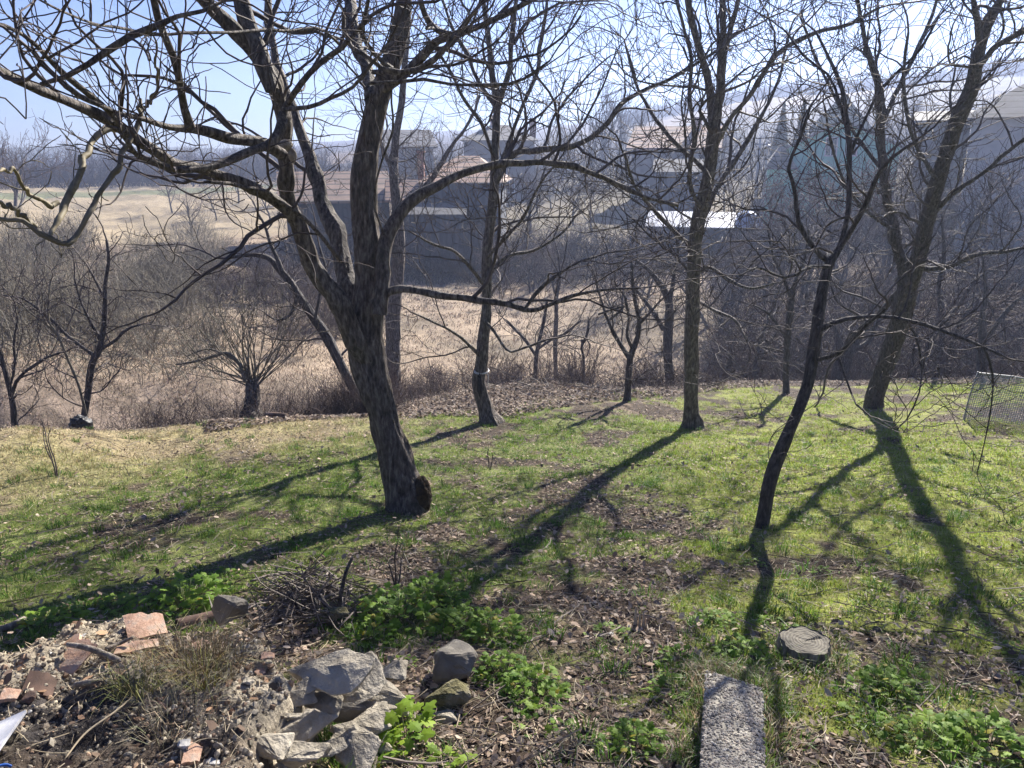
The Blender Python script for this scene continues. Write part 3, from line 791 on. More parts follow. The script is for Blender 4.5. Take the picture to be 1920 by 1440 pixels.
M['tile_orange'] = tile_mat('roof_tiles_orange', (.34, .21, .145), (.27, .17, .12), (.09, .06, .05))
M['tile_grey'] = tile_mat('roof_tiles_grey', (.10, .095, .10), (.075, .07, .075), (.03, .03, .03))
M['tile_pale'] = tile_mat('roof_tiles_pale', (.26, .24, .24), (.2, .19, .19), (.09, .09, .09))
M['plank'] = plank_mat('dark_planks', (.03, .03, .036), (.07, .068, .075))
M['plank_blue'] = plank_mat('blue_planks', (.030, .036, .055), (.055, .062, .09), 4)
M['plaster'] = mat_noise('plaster_pale', (.36, .37, .38), (.46, .46, .46), 2, .9, .1)
M['plaster_grey'] = mat_noise('plaster_grey', (.17, .165, .165), (.25, .24, .235), 1.5, .9, .1)
M['green_wall'] = mat_noise('green_plaster', (.26, .58, .48), (.32, .64, .54), 1.2, .85, .1)
M['brickred'] = mat_noise('chimney_brick', (.20, .09, .065), (.3, .15, .11), 6, .9, .4)
M['frame'] = mat_noise('window_frame', (.55, .55, .55), (.7, .7, .7), 6, .6, 0)
m_, t_, b_ = newmat('window_glass'); b_.inputs['Base Color'].default_value = (.03, .035, .045, 1); b_.inputs['Roughness'].default_value = .1
M['glass'] = m_
M['white_sheet'] = mat_noise('white_sheet', (.72, .73, .75), (.84, .84, .84), .9, .28, .1, .02, spec=.7)
M['blue_tarp'] = mat_noise('blue_white_film', (.42, .52, .74), (.6, .68, .84), .8, .35, .2, .03)
M['pole'] = mat_noise('pole_concrete', (.34, .33, .31), (.46, .45, .42), 5, .8, .1)

def box_np(x0, x1, y0, y1, z0, z1):
    V = np.array([(x, y, z) for z in (z0, z1) for y in (y0, y1) for x in (x0, x1)], float)
    F = np.array([(0, 2, 3, 1), (4, 5, 7, 6), (0, 1, 5, 4), (2, 6, 7, 3), (0, 4, 6, 2), (1, 3, 7, 5)])
    return V, F
class MB:
    def __init__(s): s.V = []; s.F = {}; s.n = 0
    def add(s, V, F):
        V = np.asarray(V, float); s.V.append(V)
        for f in F: s.F.setdefault(len(f), []).append([i + s.n for i in f])
        s.n += len(V); return s
    def box(s, *a):
        V, F = box_np(*a); return s.add(V, [list(f) for f in F])
    def build(s, name, mat, parent=None, origin=None, smooth=False, col=None):
        return mesh_np(name, np.concatenate(s.V), [np.array(f) for f in s.F.values()], mat, parent, smooth, col, origin)

def roof_slab(mb, x0, x1, ya, za, yb, zb, t=.14):
    mb.add([(x0, ya, za), (x1, ya, za), (x1, yb, zb), (x0, yb, zb), (x0, ya, za + t), (x1, ya, za + t), (x1, yb, zb + t), (x0, yb, zb + t)],
           [(0, 3, 2, 1), (4, 5, 6, 7), (0, 1, 5, 4), (1, 2, 6, 5), (2, 3, 7, 6), (3, 0, 4, 7)])

def house(name, label, px0, px1, r, pe, pr, depth=7.0, yaw=0.0, wall='plaster', roof='tile', axis='x', base=None, windows=(), chim=(), hip=0.0, cat='house', over=.45, group=None, door=None, apex=.5):
    """built in its own frame: front face on y=0, width along x. pe/pr: pixel rows of eave and ridge at the front range r"""
    pc = (px0 + px1) / 2
    g = gr(pc, r)
    dep = (g - CAM).dot(np.array([0, CP, -SP]))
    W = (px1 - px0) / FPX * dep / max(.4, math.cos(yaw))
    az = math.atan2(g[0], g[1])
    he = zpix(pc, pe, r) - g[2]
    hr = zpix(pc, pr, r + (depth / 2 if axis == 'x' else 0)) - g[2]
    root = empty(name, g, label, cat, group, rz=-az + yaw)
    mb = MB(); x0, x1 = -W / 2, W / 2
    low = -1.5
    if axis == 'x':
        if hip:
            mb.box(x0, x1, 0, depth, low, he)
        else:
            ax = apex
            mb.add([(x0, 0, low), (x1, 0, low), (x1, depth, low), (x0, depth, low), (x0, 0, he), (x1, 0, he), (x1, depth, he), (x0, depth, he), (x0, depth / 2, hr), (x1, depth / 2, hr)],
                   [(0, 1, 5, 4), (1, 2, 6, 9, 5), (2, 3, 7, 6), (3, 0, 4, 8, 7), (0, 3, 2, 1)])
    else:
        xm = x0 + W * apex
        mb.add([(x0, 0, low), (x1, 0, low), (x1, depth, low), (x0, depth, low), (x0, 0, he), (x1, 0, he), (x1, depth, he), (x0, depth, he), (xm, 0, hr), (xm, depth, hr)],
               [(0, 1, 5, 8, 4), (1, 2, 6, 5), (2, 3, 7, 9, 6), (3, 0, 4, 7), (0, 3, 2, 1)])
    mb.build('wall', M[wall], root)
    rb = MB(); o = over
    if axis == 'x':
        s = (hr - he) / (depth / 2)
        if hip:
            h = hip
            rb.add([(x0 - o, -o, he - .05), (x1 + o, -o, he - .05), (x1 + o, depth + o, he - .05), (x0 - o, depth + o, he - .05), (x0 + h, depth / 2, hr), (x1 - h, depth / 2, hr)],
                   [(0, 1, 5, 4), (1, 2, 5), (2, 3, 4, 5), (3, 0, 4), (3, 2, 1, 0)])
        else:
            roof_slab(rb, x0 - o, x1 + o, -o, he - s * o + .02, depth / 2, hr + .02)
            roof_slab(rb, x0 - o, x1 + o, depth + o, he - s * o + .02, depth / 2, hr + .02)
    else:
        xm = x0 + W * apex
        for (xa, sgn) in ((x0, -1), (x1, 1)):
            s = (hr - he) / max(.1, abs(xm - xa)); xe = xa + sgn * o; ze = he - s * o + .02
            rb.add([(xe, -o, ze), (xe, depth + o, ze), (xm, depth + o, hr + .02), (xm, -o, hr + .02), (xe, -o, ze + .16), (xe, depth + o, ze + .16), (xm, depth + o, hr + .18), (xm, -o, hr + .18)],
                   [(0, 3, 2, 1), (4, 5, 6, 7), (0, 1, 5, 4), (1, 2, 6, 5), (2, 3, 7, 6), (3, 0, 4, 7)])
    rf = rb.build('roof', M[roof], root)
    for (cx, cy, cw, ch) in chim:
        c = MB().box(cx - cw / 2, cx + cw / 2, cy - cw / 2, cy + cw / 2, he, hr + ch)
        c.box(cx - cw / 2 - .06, cx + cw / 2 + .06, cy - cw / 2 - .06, cy + cw / 2 + .06, hr + ch, hr + ch + .12)
        c.build('chimney', M['brickred'], rf)
    for (wx, wz, ww, wh) in windows:
        f = MB()
        f.box(wx - ww / 2 - .07, wx - ww / 2, -.05, .04, wz, wz + wh).box(wx + ww / 2, wx + ww / 2 + .07, -.05, .04, wz, wz + wh)
        f.box(wx - ww / 2 - .07, wx + ww / 2 + .07, -.055, .04, wz + wh, wz + wh + .07).box(wx - ww / 2 - .1, wx + ww / 2 + .1, -.1, .04, wz - .07, wz)
        f.box(wx - .03, wx + .03, -.045, .03, wz, wz + wh)
        fo = f.build('window', M['frame'], root)
        MB().box(wx - ww / 2, wx + ww / 2, -.02, .02, wz, wz + wh).build('pane', M['glass'], fo)
    if door:
        dx, dw, dh = door
        MB().box(dx - dw / 2, dx + dw / 2, -.04, .03, -.2, dh).build('door', M['plank'], root)
    return root, W, he, hr

house('barn', 'long barn with brown tiled roof and dark plank wall, behind the big walnut trunk', 548, 735, 50, 376, 326, 8, .05, 'plank', 'tile', door=(-1.5, 1.8, 2.0), cat='barn')
house('outbuilding', 'small pale plastered outbuilding with a low pinkish roof between the two barns', 742, 786, 49, 372, 342, 3.5, 0, 'plaster_grey', 'tile_orange', windows=[(0, .5, .5, .5)], cat='shed')
house('barn', 'dark timber barn with steep red tile roof in the middle of the village', 800, 935, 50, 341, 292, 8, -.12, 'plank_blue', 'tile_orange', chim=[(-3.0, 3, .42, .2)], hip=1.6, door=(1.2, 2.0, 2.2), cat='barn')
house('lean_to_shed', 'low plank shed with pale sloping roof in front of the timber barn', 770, 862, 47, 402, 385, 3, -.1, 'plank_blue', 'plank', cat='shed')
house('house', 'house with grey hipped roof and two chimneys, highest roof left of middle', 872, 1002, 78, 262, 234, 9, 0, 'plaster_grey', 'tile_grey', chim=[(-.6, 4.5, .6, .8), (3.4, 4, .6, .5)], hip=2.6, windows=[(-2, .7, .9, 1.1), (1, .7, .9, 1.1)])
house('house', 'dark roofed house half hidden by trees left of the grey hipped roof', 700, 820, 88, 275, 246, 9, .1, 'plaster_grey', 'tile_grey', windows=[(0, .6, .9, 1.1)])
house('house', 'house with bright orange tile roof behind the tall straight tree', 1175, 1325, 66, 277, 240, 9, -.08, 'plaster_grey', 'tile_orange', windows=[(-2.2, .6, .8, 1.0), (1.2, .6, .8, 1.0)], chim=[(1.6, 4, .6, .7)])
house('outbuilding', 'low outbuilding with blue grey roof below the orange tiled house', 1225, 1312, 61, 322, 302, 4, 0, 'plank_blue', 'tile_grey', cat='shed')
WZ = zpix(1540, 291, 56) - gr(1556, 56)[2]
house('house', 'mint green house with pale gable roof and two upper windows, on the right', 1462, 1650, 56, 277, 229, 9, .08, 'green_wall', 'tile_pale', axis='y', windows=[(-.75, WZ, .6, 1.05), (.45, WZ, .6, 1.05)], apex=.47)
house('annex', 'bright green annex with dark blue hipped roof at the corner of the green house', 1424, 1470, 54.5, 316, 268, 4.5, .05, 'green_wall', 'tile_grey', hip=.8, over=.25, windows=[(.15, .4, .5, .8)], cat='annex')
house('house', 'house with steep dark gable roof behind the mint green house', 1500, 1592, 74, 236, 180, 8, 0, 'plaster_grey', 'tile_grey', axis='y', windows=[(0, 2.0, .8, 1.0)])
house('house', 'large pale house with big dark gable roof at the right picture edge', 1795, 2010, 44, 218, 140, 8, .05, 'plaster', 'tile_grey', hip=2.6, windows=[(-1.8, .4, .8, 1.1), (.9, .4, .8, 1.1)], chim=[(1.3, 3.6, .55, 1.5)])
house('shed', 'small pale shed with flat roof left of the large pale house', 1690, 1772, 52, 228, 214, 4, 0, 'plaster_grey', 'tile_grey', cat='shed')

# glaring white sheet roof and the rounded film tunnel beside it
g = gr(1290, 47)
azw = math.atan2(g[0], g[1])
def pxw(px0, px1, r):
    gg = gr((px0 + px1) / 2, r); return (px1 - px0) / FPX * (gg - CAM).dot(np.array([0, CP, -SP]))
rt = empty('greenhouse', g, 'low shed with a glaring white sheet roof in front of the village', 'greenhouse', rz=-azw)
W = pxw(1205, 1372, 47); za = zpix(1290, 427, 47) - g[2]; zb = zpix(1290, 398, 49.6) - g[2]
mb = MB(); roof_slab(mb, -W / 2, W / 2, 0, za, 2.6, zb, .05); mb.build('roof', M['white_sheet'], rt)
MB().box(-W / 2 + .1, W / 2 - .1, .12, 2.5, -1.2, za - .03).build('wall', M['plank_blue'], rt)
g2 = gr(1398, 47)
rt2 = empty('film_tunnel', g2, 'rounded tunnel of pale blue film at the right end of the white roof', 'greenhouse', rz=-azw)
W2 = pxw(1374, 1424, 47); zc = zpix(1398, 428, 47) - g2[2]; hh = zpix(1398, 397, 48) - g2[2] - zc
V = []; F = []
nn = 14
for j, yy in enumerate((0, 2.6)):
    for i in range(nn + 1):
        a = math.pi * i / nn
        V.append((-W2 / 2 * math.cos(a), yy, zc + hh * math.sin(a)))
for i in range(nn): F.append((i, i + 1, nn + 2 + i, nn + 1 + i))
F.append(tuple(range(nn, -1, -1))); F.append(tuple(range(nn + 1, 2 * nn + 2)))
MB().add(V, F).build('film', M['blue_tarp'], rt2)
MB().box(-W2 / 2, W2 / 2, .05, 2.55, -1.5, zc - .01).build('base', M['plank_blue'], rt2)

def plank_fence(name, label, px0, px1, r, pt, pb, mat):
    a = gr(px0, r); b = gr(px1, r); c = (a + b) / 2
    d = b - a; L = math.hypot(d[0], d[1]); ya = math.atan2(d[1], d[0])
    zt0 = zpix((px0 + px1) / 2, pt, r) - c[2]; zb0 = min(zpix((px0 + px1) / 2, pb, r) - c[2], -.2)
    root = empty(name, c, label, 'fence', rz=ya)
    mb = MB(); x = -L / 2
    while x < L / 2:
        w = rnd(.13, .17); mb.box(x, x + w, rnd(0, .01), .03, zb0, zt0 + rnd(-.05, .05)); x += w + rnd(.004, .02)
    mb.build('boards', M[mat], root)
    n = max(2, int(L / 2.4))
    for i in range(n + 1):
        q = -L / 2 + L * i / n
        MB().box(q - .05, q + .05, .034, .12, zb0 - .2, zt0 + .1).build('post', M[mat], root)
plank_fence('plank_fence', 'dark blue grey plank fence under the glaring white roof', 1180, 1380, 45, 448, 520, 'plank_blue')
plank_fence('plank_fence', 'long dark plank fence below the barns left of middle', 560, 900, 44, 436, 470, 'plank')

def util_pole(label, px, r, pt, mat, lamp=False):
    g = gr(px, r); h = zpix(px, pt, r) - g[2]
    rt = empty('utility_pole', g, label, 'pole')
    tb = Tubes(); tb.add(np.array([(0, 0, -.3), (0, 0, h / 2), (0, 0, h)]), np.array([.11, .095, .075]), 10); tb.build('pole', M[mat], rt)
    if lamp:
        V, F = blob(.22, .22, .12, .02, 16, 10, 1)
        mesh_np('lamp_head', V + np.array([0, 0, h + .05])[None], [F], M['frame'], rt, True)
    else:
        MB().box(-.5, .5, -.05, .05, h - .45, h - .35).build('crossarm', M[mat], rt)
        for x in (-.4, 0.0, .4): MB().box(x - .03, x + .03, -.03, .03, h - .347, h - .22).build('insulator', M['frame'], rt)
util_pole('pale concrete utility pole with a crossarm left of the green annex', 1405, 53, 258, 'pole')
util_pole('thin grey pole with a round lamp head beside the annex roof corner', 1419, 53.5, 276, 'pole', True)

# ------------------------------------------------------------------ bare trees of the background
def proto_tree(name, seed, H, mat_t, mat_w, prm, stems=1, spread=.2, r0=None, k=7):
    st = random.getstate(); random.seed(seed)
    lim = Tubes(); tw = Tubes()
    out = lambda r_: (lim if r_ > .022 else tw)
    for s in range(stems):
        d = np.array([rnd(-spread, spread), rnd(-spread, spread), 1.0]); d /= np.linalg.norm(d)
        n = 9; P = [np.array([rnd(-.1, .1) * stems * .4, rnd(-.1, .1) * stems * .4, -.3])]
        for i in range(n - 1):
            d = d + np.array([random.gauss(0, .10), random.gauss(0, .10), .04]); d /= np.linalg.norm(d)
            P.append(P[-1] + d * H * .62 / (n - 1))
        rr = r0 or H * .018
        R = np.linspace(rr, rr * .45, n)
        lim.add(np.array(P), R, k)
        kids(out, np.array(P), R, 0, H * .62, prm, prm.get('f0', .3))
    random.setstate(st)
    t = lim.build('trunk', M[mat_t]); w = tw.build('twigs', M[mat_w])
    COL.objects.unlink(t); COL.objects.unlink(w)
    return (name, t.data, w.data, H)
def plant_tree(pr, loc, scale, rz, label, cat='tree', group=None, squash=1.0, name=None):
    root = empty(name or pr[0], loc, label, cat, group, rz)
    root.scale = (scale, scale, scale * squash)
    for nm, me in (('trunk', pr[1]), ('twigs', pr[2])):
        o = bpy.data.objects.new(nm, me); link(o, root)
    return root
def bgp(H, **k):
    d = dict(levels=3, wander=.14, up=.05, curve=.06, rmin=.0085, taper=.4, space=[H * .055, H * .045, H * .035], start=[.3, .15, .2],
             angle=(25, 60), len=[(H * .28, H * .5), (H * .13, H * .26), (H * .05, H * .12)], rl=.022, upsel=.6, r3=.03)
    d.update(k); return d
PROTO = [proto_tree('bare_tree', 100 + i, 6.0, 'bark_dark', 'twig_far', bgp(6.0)) for i in range(4)]
PLUM = [proto_tree('orchard_tree', 200 + i, 4.2, 'bark_dark', 'twig_far', bgp(4.2, f0=.2, angle=(35, 75), rmin=.007), spread=.35) for i in range(4)]
POPL = [proto_tree('upright_tree', 300 + i, 9.0, 'bark_dark', 'twig_far', bgp(9.0, angle=(12, 35), up=.14, f0=.12, rmin=.012)) for i in range(2)]
BUSH = [proto_tree('bare_bush', 400 + i, 2.4, 'twig_far', 'twig_far', dict(levels=2, wander=.12, up=.03, curve=.05, rmin=.0045, taper=.4, space=[.13, .11],
        start=[.15, .2], angle=(18, 50), len=[(.5, 1.1), (.2, .5)], rl=.012, upsel=.4, r3=.02, f0=.1), stems=11, spread=.75, r0=.016, k=5) for i in range(4)]
GBUSH = [proto_tree('bare_bush', 500 + i, 2.4, 'twig_pale', 'twig_pale', dict(levels=2, wander=.12, up=.03, curve=.05, rmin=.0045, taper=.4, space=[.14, .12],
        start=[.15, .2], angle=(18, 50), len=[(.5, 1.1), (.2, .5)], rl=.012, upsel=.4, r3=.02, f0=.1), stems=9, spread=.8, r0=.014, k=5) for i in range(2)]
R3 = random.Random(5)
ORD = ['leftmost', 'second', 'third', 'fourth', 'fifth', 'sixth', 'seventh', 'eighth', 'ninth', 'tenth', 'eleventh', 'twelfth', 'thirteenth', 'fourteenth', 'fifteenth', 'sixteenth']
def scatter(pool, n, pxr, rr, sc, label, cat, group, squash=(1, 1), avoid=None):
    made = []
    for i in range(n):
        for tr in range(20):
            px = R3.uniform(*pxr); r = math.exp(R3.uniform(math.log(rr[0]), math.log(rr[1])))
            if not avoid or not avoid(px, r): break
        g = gr(px, r)
        made.append((px, plant_tree(R3.choice(pool), g, R3.uniform(*sc), R3.uniform(0, 6.28), label, cat, group, R3.uniform(*squash))))
    if n <= 16:
        made.sort(key=lambda q: q[0])
        for i, (q, o) in enumerate(made):
            w = 'leftmost' if i == 0 else ('rightmost' if i == n - 1 else ORD[i] + ' from left')
            o['label'] = w + ': ' + label if False else label + ', ' + w
# thicket on the right beyond the lawn
scatter(PLUM, 30, (1340, 2000), (20.5, 34), (.75, 1.15), 'dark bare orchard tree in the dense thicket right beyond the lawn', 'tree', 'bare trees of the thicket on the right')
scatter(PROTO, 20, (1380, 2050), (32, 46), (.75, 1.1), 'bare tree far back in the thicket below the houses on the right', 'tree', 'bare trees at the back of the right thicket')
scatter(PLUM, 12, (930, 1340), (34, 43), (.6, .95), 'bare orchard tree on the dry slope in front of the village', 'tree', 'orchard trees on the dry slope')
scatter(PROTO, 16, (560, 1250), (44, 49), (.35, .62), 'bare twiggy tree in front of the barns', 'tree', 'bare trees in front of the barns')
scatter(PROTO, 30, (600, 1560), (53, 72), (.5, .9), 'brown bare tree between the village houses', 'tree', 'bare trees between the houses')
scatter(PROTO, 26, (600, 1950), (76, 112), (.8, 1.3), 'bare tree standing behind the village roofs', 'tree', 'bare trees behind the roofs')
for px, r, s in ((1085, 92, 1.25), (1120, 94, 1.35), (1160, 96, 1.2), (1190, 95, 1.0), (1050, 93, .9)):
    plant_tree(POPL[px % 2], gr(px, r), s, px, 'tall fine twigged upright tree on the skyline, ' + {1085: 'second', 1120: 'third', 1160: 'fourth', 1190: 'rightmost', 1050: 'leftmost'}[px] + ' of five right of the hipped roof', 'tree', 'upright trees on the skyline')
scatter(PROTO, 16, (1440, 2000), (47, 53), (.5, .8), 'bare tree close in front of the right houses', 'tree', 'bare trees in front of the right houses')
# left: tree line beyond the field, trees at the picture edge, scrub
scatter(PROTO, 34, (-150, 620), (116, 140), (.8, 1.5), 'bare tree in the tree line behind the field on the left', 'tree', 'tree line behind the left field', (.7, .9))
scatter(PROTO, 6, (-260, 60), (60, 90), (1.3, 1.7), 'large bare tree at the left picture edge beyond the scrub', 'tree', 'large bare trees at the left edge')
scatter(PROTO, 9, (330, 620), (60, 110), (.6, 1.0), 'bare tree beside the field left of the barns', 'tree', 'bare trees left of the barns')
scatter(GBUSH, 60, (-120, 420), (24, 60), (.8, 1.5), 'pale grey bush in the scrub on the left slope', 'bush', 'pale bushes on the left slope')
scatter(BUSH, 22, (300, 760), (24, 44), (.6, 1.1), 'brown leafless bush on the dry slope left of middle', 'bush', 'brown bushes on the slope left of middle', avoid=lambda px, r: 330 < px < 480 and r < 34)
scatter(BUSH, 26, (-60, 720), (12.6, 14.5), (.28, .62), 'low tangled bush on the bank behind the left lawn edge', 'bush', 'tangled bushes behind the left lawn edge')
scatter(BUSH, 22, (1330, 1960), (20.5, 24), (.4, .75), 'low bare bush at the foot of the right thicket', 'bush', 'low bushes at the foot of the right thicket')
scatter(BUSH, 14, (760, 1290), (16.5, 21), (.35, .7), 'twiggy brown bush behind the leaf covered bank', 'bush', 'bushes behind the leaf bank')
scatter(BUSH, 20, (900, 1400), (40, 47), (.6, 1.0), 'dark bush along the foot of the village gardens', 'bush', 'bushes below the gardens')

# conifers
M['needles'] = mat_noise('needles', (.012, .022, .014), (.03, .05, .028), 3, .8, 0)
def conifer_mesh(seed, H):
    rg = np.random.default_rng(seed); n = 2600
    h = rg.uniform(.06, 1, n) ** .8 * H; a = rg.uniform(0, 6.283, n)
    rad = (1 - h / H) * H * .24 * rg.uniform(.5, 1.05, n) + .05
    d = np.stack([np.cos(a), np.sin(a), rg.uniform(-.45, -.1, n)], 1)
    p = np.stack([np.cos(a) * rad * .25, np.sin(a) * rad * .25, h], 1)
    q = p + d * rad[:, None]
    s = np.stack([-np.sin(a), np.cos(a), rg.uniform(-.2, .2, n)], 1) * (.16 + rad * .12)[:, None]
    V = np.stack([p, (p + q) / 2 + s, q, (p + q) / 2 - s + np.array([0, 0, -.1])], 1).reshape(-1, 3)
    F = np.arange(n * 4).reshape(n, 4)
    o = mesh_np('foliage', V, [F], M['needles']); COL.objects.unlink(o)
    tb = Tubes(); tb.add(np.array([(0, 0, -.5), (0, 0, H * .5), (0, 0, H * .97)]), np.array([.18, .12, .02]), 7)
    t = tb.build('trunk', M['bark_dark']); COL.objects.unlink(t)
    return ('spruce_tree', t.data, o.data, H)
CON = [conifer_mesh(1, 8), conifer_mesh(2, 8)]
for px, r, pt, lb in ((1442, 68, 190, 'tall dark spruce left of the green house, the left one of the pair'), (1478, 70, 186, 'tall dark spruce rising right behind the annex roof'),
                      (1322, 72, 216, 'dark spruce behind the orange tiled roof'), (1612, 80, 196, 'slim dark spruce behind the mint green house')):
    g = gr(px, r); h = zpix(px, pt, r) - g[2]
    root = empty('spruce_tree', g, lb, 'tree', None, px)
    c = CON[px % 2]; s = h / 8
    root.scale = (s * .8, s * .8, s)
    for nm, me in (('trunk', c[1]), ('foliage', c[2])): link(bpy.data.objects.new(nm, me), root)

# ------------------------------------------------------------------ traced small trees at the lawn edge
P3 = dict(P2); P3.update(levels=3, space=[.26, .2, .16], rmin=.0045, len=[(.5, 1.2), (.25, .6), (.12, .3)], start=[.1, .2, .25])
def small(name, base, brs, label, r=None, bark='bark_dark', prm=P3, tw='twig', **k):
    return traced_tree(name, base, brs, prm, label, bark=bark, r=r, fine=False, twig=tw, **k)
small('orchard_tree', (1177, 752), [
 B([(1176, 754, 14), (1178, 720, 13), (1180, 690, 13), (1183, 665, 12), (1195, 635, 10), (1199, 605, 8), (1192, 570, 7), (1186, 530, 6), (1184, 490, 5)], base=True),
 B([(1180, 672, 9), (1165, 650, 8), (1148, 620, 7), (1138, 595, 6), (1130, 570, 5), (1120, 540, 4)], d=(0, .2)),
 B([(1186, 655, 7), (1176, 630, 6), (1180, 600, 5), (1172, 560, 4)], d=(0, -.3)),
 B([(1196, 610, 6), (1215, 590, 5), (1240, 560, 4), (1270, 540, 3)], d=(0, -.2)),
 B([(1143, 600, 5), (1170, 575, 5), (1120, 590, 4)], d=(0, .1), kids=False)], 'small forked fruit tree at the lawn edge left of the tall straight tree')
small('orchard_tree', (1255, 705), [
 B([(1256, 712, 18), (1253, 680, 16), (1252, 640, 16), (1255, 600, 16), (1254, 570, 15), (1246, 545, 12), (1232, 525, 10), (1215, 505, 8), (1195, 490, 6)], base=True),
 B([(1244, 618, 9), (1228, 590, 8), (1210, 565, 7), (1195, 545, 6)]),
 B([(1255, 570, 9), (1262, 530, 8), (1270, 480, 6), (1265, 430, 5)])], 'dark bare tree with shaggy trunk just left behind the tall straight tree', r=18)
small('orchard_tree', (1042, 692), [
 B([(1042, 694, 8), (1041, 650, 8), (1043, 600, 8), (1043, 560, 7), (1050, 520, 5), (1045, 470, 4)], base=True)], 'thin straight dark tree standing on the dry slope', r=23)
small('bush', (1095, 700), [
 B([(1094, 702, 5), (1094, 670, 5), (1090, 650, 5), (1096, 640, 5), (1102, 620, 5), (1104, 600, 4)], base=True),
 B([(1092, 650, 4), (1090, 638, 5), (1100, 636, 4), (1106, 650, 3), (1100, 670, 2)], kids=False)], 'thin curly stem at the leaf bank', r=17, cat='bush')
small('orchard_tree', (1003, 690), [
 B([(1004, 694, 9), (1006, 665, 8), (1012, 635, 7), (1020, 600, 6), (1026, 560, 5)], base=True),
 B([(1006, 668, 7), (985, 640, 6), (968, 620, 5), (950, 600, 4)]),
 B([(1008, 655, 5), (1030, 640, 5), (1060, 625, 4), (1090, 600, 3)])], 'small spreading tree behind the leaf bank right of the roped tree', r=19)
small('orchard_tree', (1476, 738), [
 B([(1474, 742, 13), (1474, 700, 12), (1476, 660, 12), (1478, 620, 13), (1482, 580, 12), (1487, 545, 10), (1495, 520, 8), (1510, 480, 6), (1515, 430, 5)], base=True),
 B([(1482, 560, 6), (1470, 520, 6), (1450, 480, 5), (1440, 430, 4)]),
 B([(1478, 640, 5), (1450, 600, 5), (1430, 580, 4), (1400, 570, 3)])], 'slim fruit tree at the far lawn edge left of the thin leaning tree')
small('willow_tree', (1578, 712), [
 B([(1574, 716, 34), (1578, 690, 30), (1586, 665, 26), (1600, 645, 20), (1618, 620, 14), (1632, 590, 10), (1642, 560, 7)], base=True),
 B([(1575, 690, 26), (1572, 660, 20), (1570, 640, 12), (1560, 600, 7)]),
 B([(1595, 655, 12), (1630, 640, 10), (1650, 600, 8), (1690, 560, 5)])], 'short fat black stump like trunk with shoots behind the leaning fruit tree', r=20.5)
small('orchard_tree', (1765, 700), [
 B([(1762, 704, 14), (1765, 660, 12), (1768, 600, 11), (1760, 540, 9), (1770, 480, 7), (1765, 400, 5)], base=True),
 B([(1767, 620, 8), (1800, 570, 7), (1830, 520, 5)])], 'dark upright tree in the thicket between crooked walnut and wire panel', r=21)
small('orchard_tree', (1842, 695), [
 B([(1842, 698, 20), (1842, 670, 19), (1843, 640, 16), (1840, 600, 10), (1848, 550, 8), (1842, 480, 5)], base=True),
 B([(1843, 640, 10), (1875, 600, 8), (1910, 560, 5)])], 'dark thick stemmed tree directly behind the wire panel', r=20)
small('orchard_tree', (165, 780), [
 B([(157, 790, 14), (163, 750, 13), (168, 710, 13), (175, 675, 14), (186, 655, 13), (194, 620, 10), (197, 570, 9), (198, 530, 8), (204, 490, 6), (200, 450, 5)], base=True),
 B([(178, 668, 9), (150, 645, 7), (125, 625, 6), (105, 605, 6), (75, 580, 5), (45, 560, 4), (20, 555, 3)]),
 B([(186, 655, 7), (215, 640, 6), (235, 620, 5), (262, 610, 4)]),
 B([(190, 640, 7), (170, 600, 5), (150, 560, 4), (140, 520, 3)]),
 B([(196, 560, 6), (182, 530, 5), (165, 500, 4)])], 'dark forked tree behind the left lawn edge, right of the black bag', r=13.5)
small('orchard_tree', (25, 800), [
 B([(28, 806, 12), (24, 760, 11), (16, 720, 10), (5, 680, 8), (-5, 640, 7)], base=True),
 B([(22, 740, 7), (35, 710, 6), (60, 690, 6), (90, 670, 5), (115, 660, 4)]),
 B([(20, 720, 5), (30, 680, 5), (28, 640, 4), (35, 600, 3)])], 'dark branching tree at the left picture edge behind the lawn', r=12.6)
small('sapling', (162, 782), [
 B([(164, 792, 6), (155, 750, 5), (145, 715, 5), (130, 680, 5), (118, 650, 5), (110, 630, 5), (92, 605, 4), (90, 570, 3), (95, 530, 3)], base=True),
 B([(112, 634, 4), (90, 610, 4), (60, 590, 3), (40, 570, 2)])], 'thin pale sapling leaning left across the dark forked tree', r=12.4, bark='twig_pale')
# pollard willow with a fan of rods
b = gr(470, 13.6); b[2] = zpix(472, 776, 13.6)
dw = (b - CAM).dot(np.array([0, CP, -SP]))
root = empty('pollard_willow', b, 'pollarded willow with a fan of long thin rods behind the lawn', 'tree')
ctl = np.array([[*at(470, 800, dw), .15], [*at(472, 770, dw), .135], [*at(474, 745, dw), .12], [*at(473, 725, dw), .12], [*at(475, 712, dw), .10]])
cc = catmull(ctl, 24); trunk_mesh([(cc[:, :3], cc[:, 3], 22)], 'trunk', M['bark'], root, b, 1.2)
tw = Tubes()
pw = dict(levels=2, wander=.07, up=.04, curve=.05, rmin=.0042, taper=.35, space=[.35, .3], start=[.3, .3], angle=(12, 35), len=[(.3, .7), (.1, .3)], rl=.01, upsel=.5, r3=.006)
hd = at(474, 716, dw)
for i in range(44):
    a = rnd(-1.2, 1.15); L = rnd(.8, 2.0)
    d = np.array([math.sin(a), rnd(-.5, .5), math.cos(a)]); d /= np.linalg.norm(d)
    grow(lambda r_: tw, hd + d * .05 + np.array([rnd(-.07, .07), rnd(-.05, .05), rnd(-.12, .03)]), d, L, rnd(.009, .016), 0, pw)
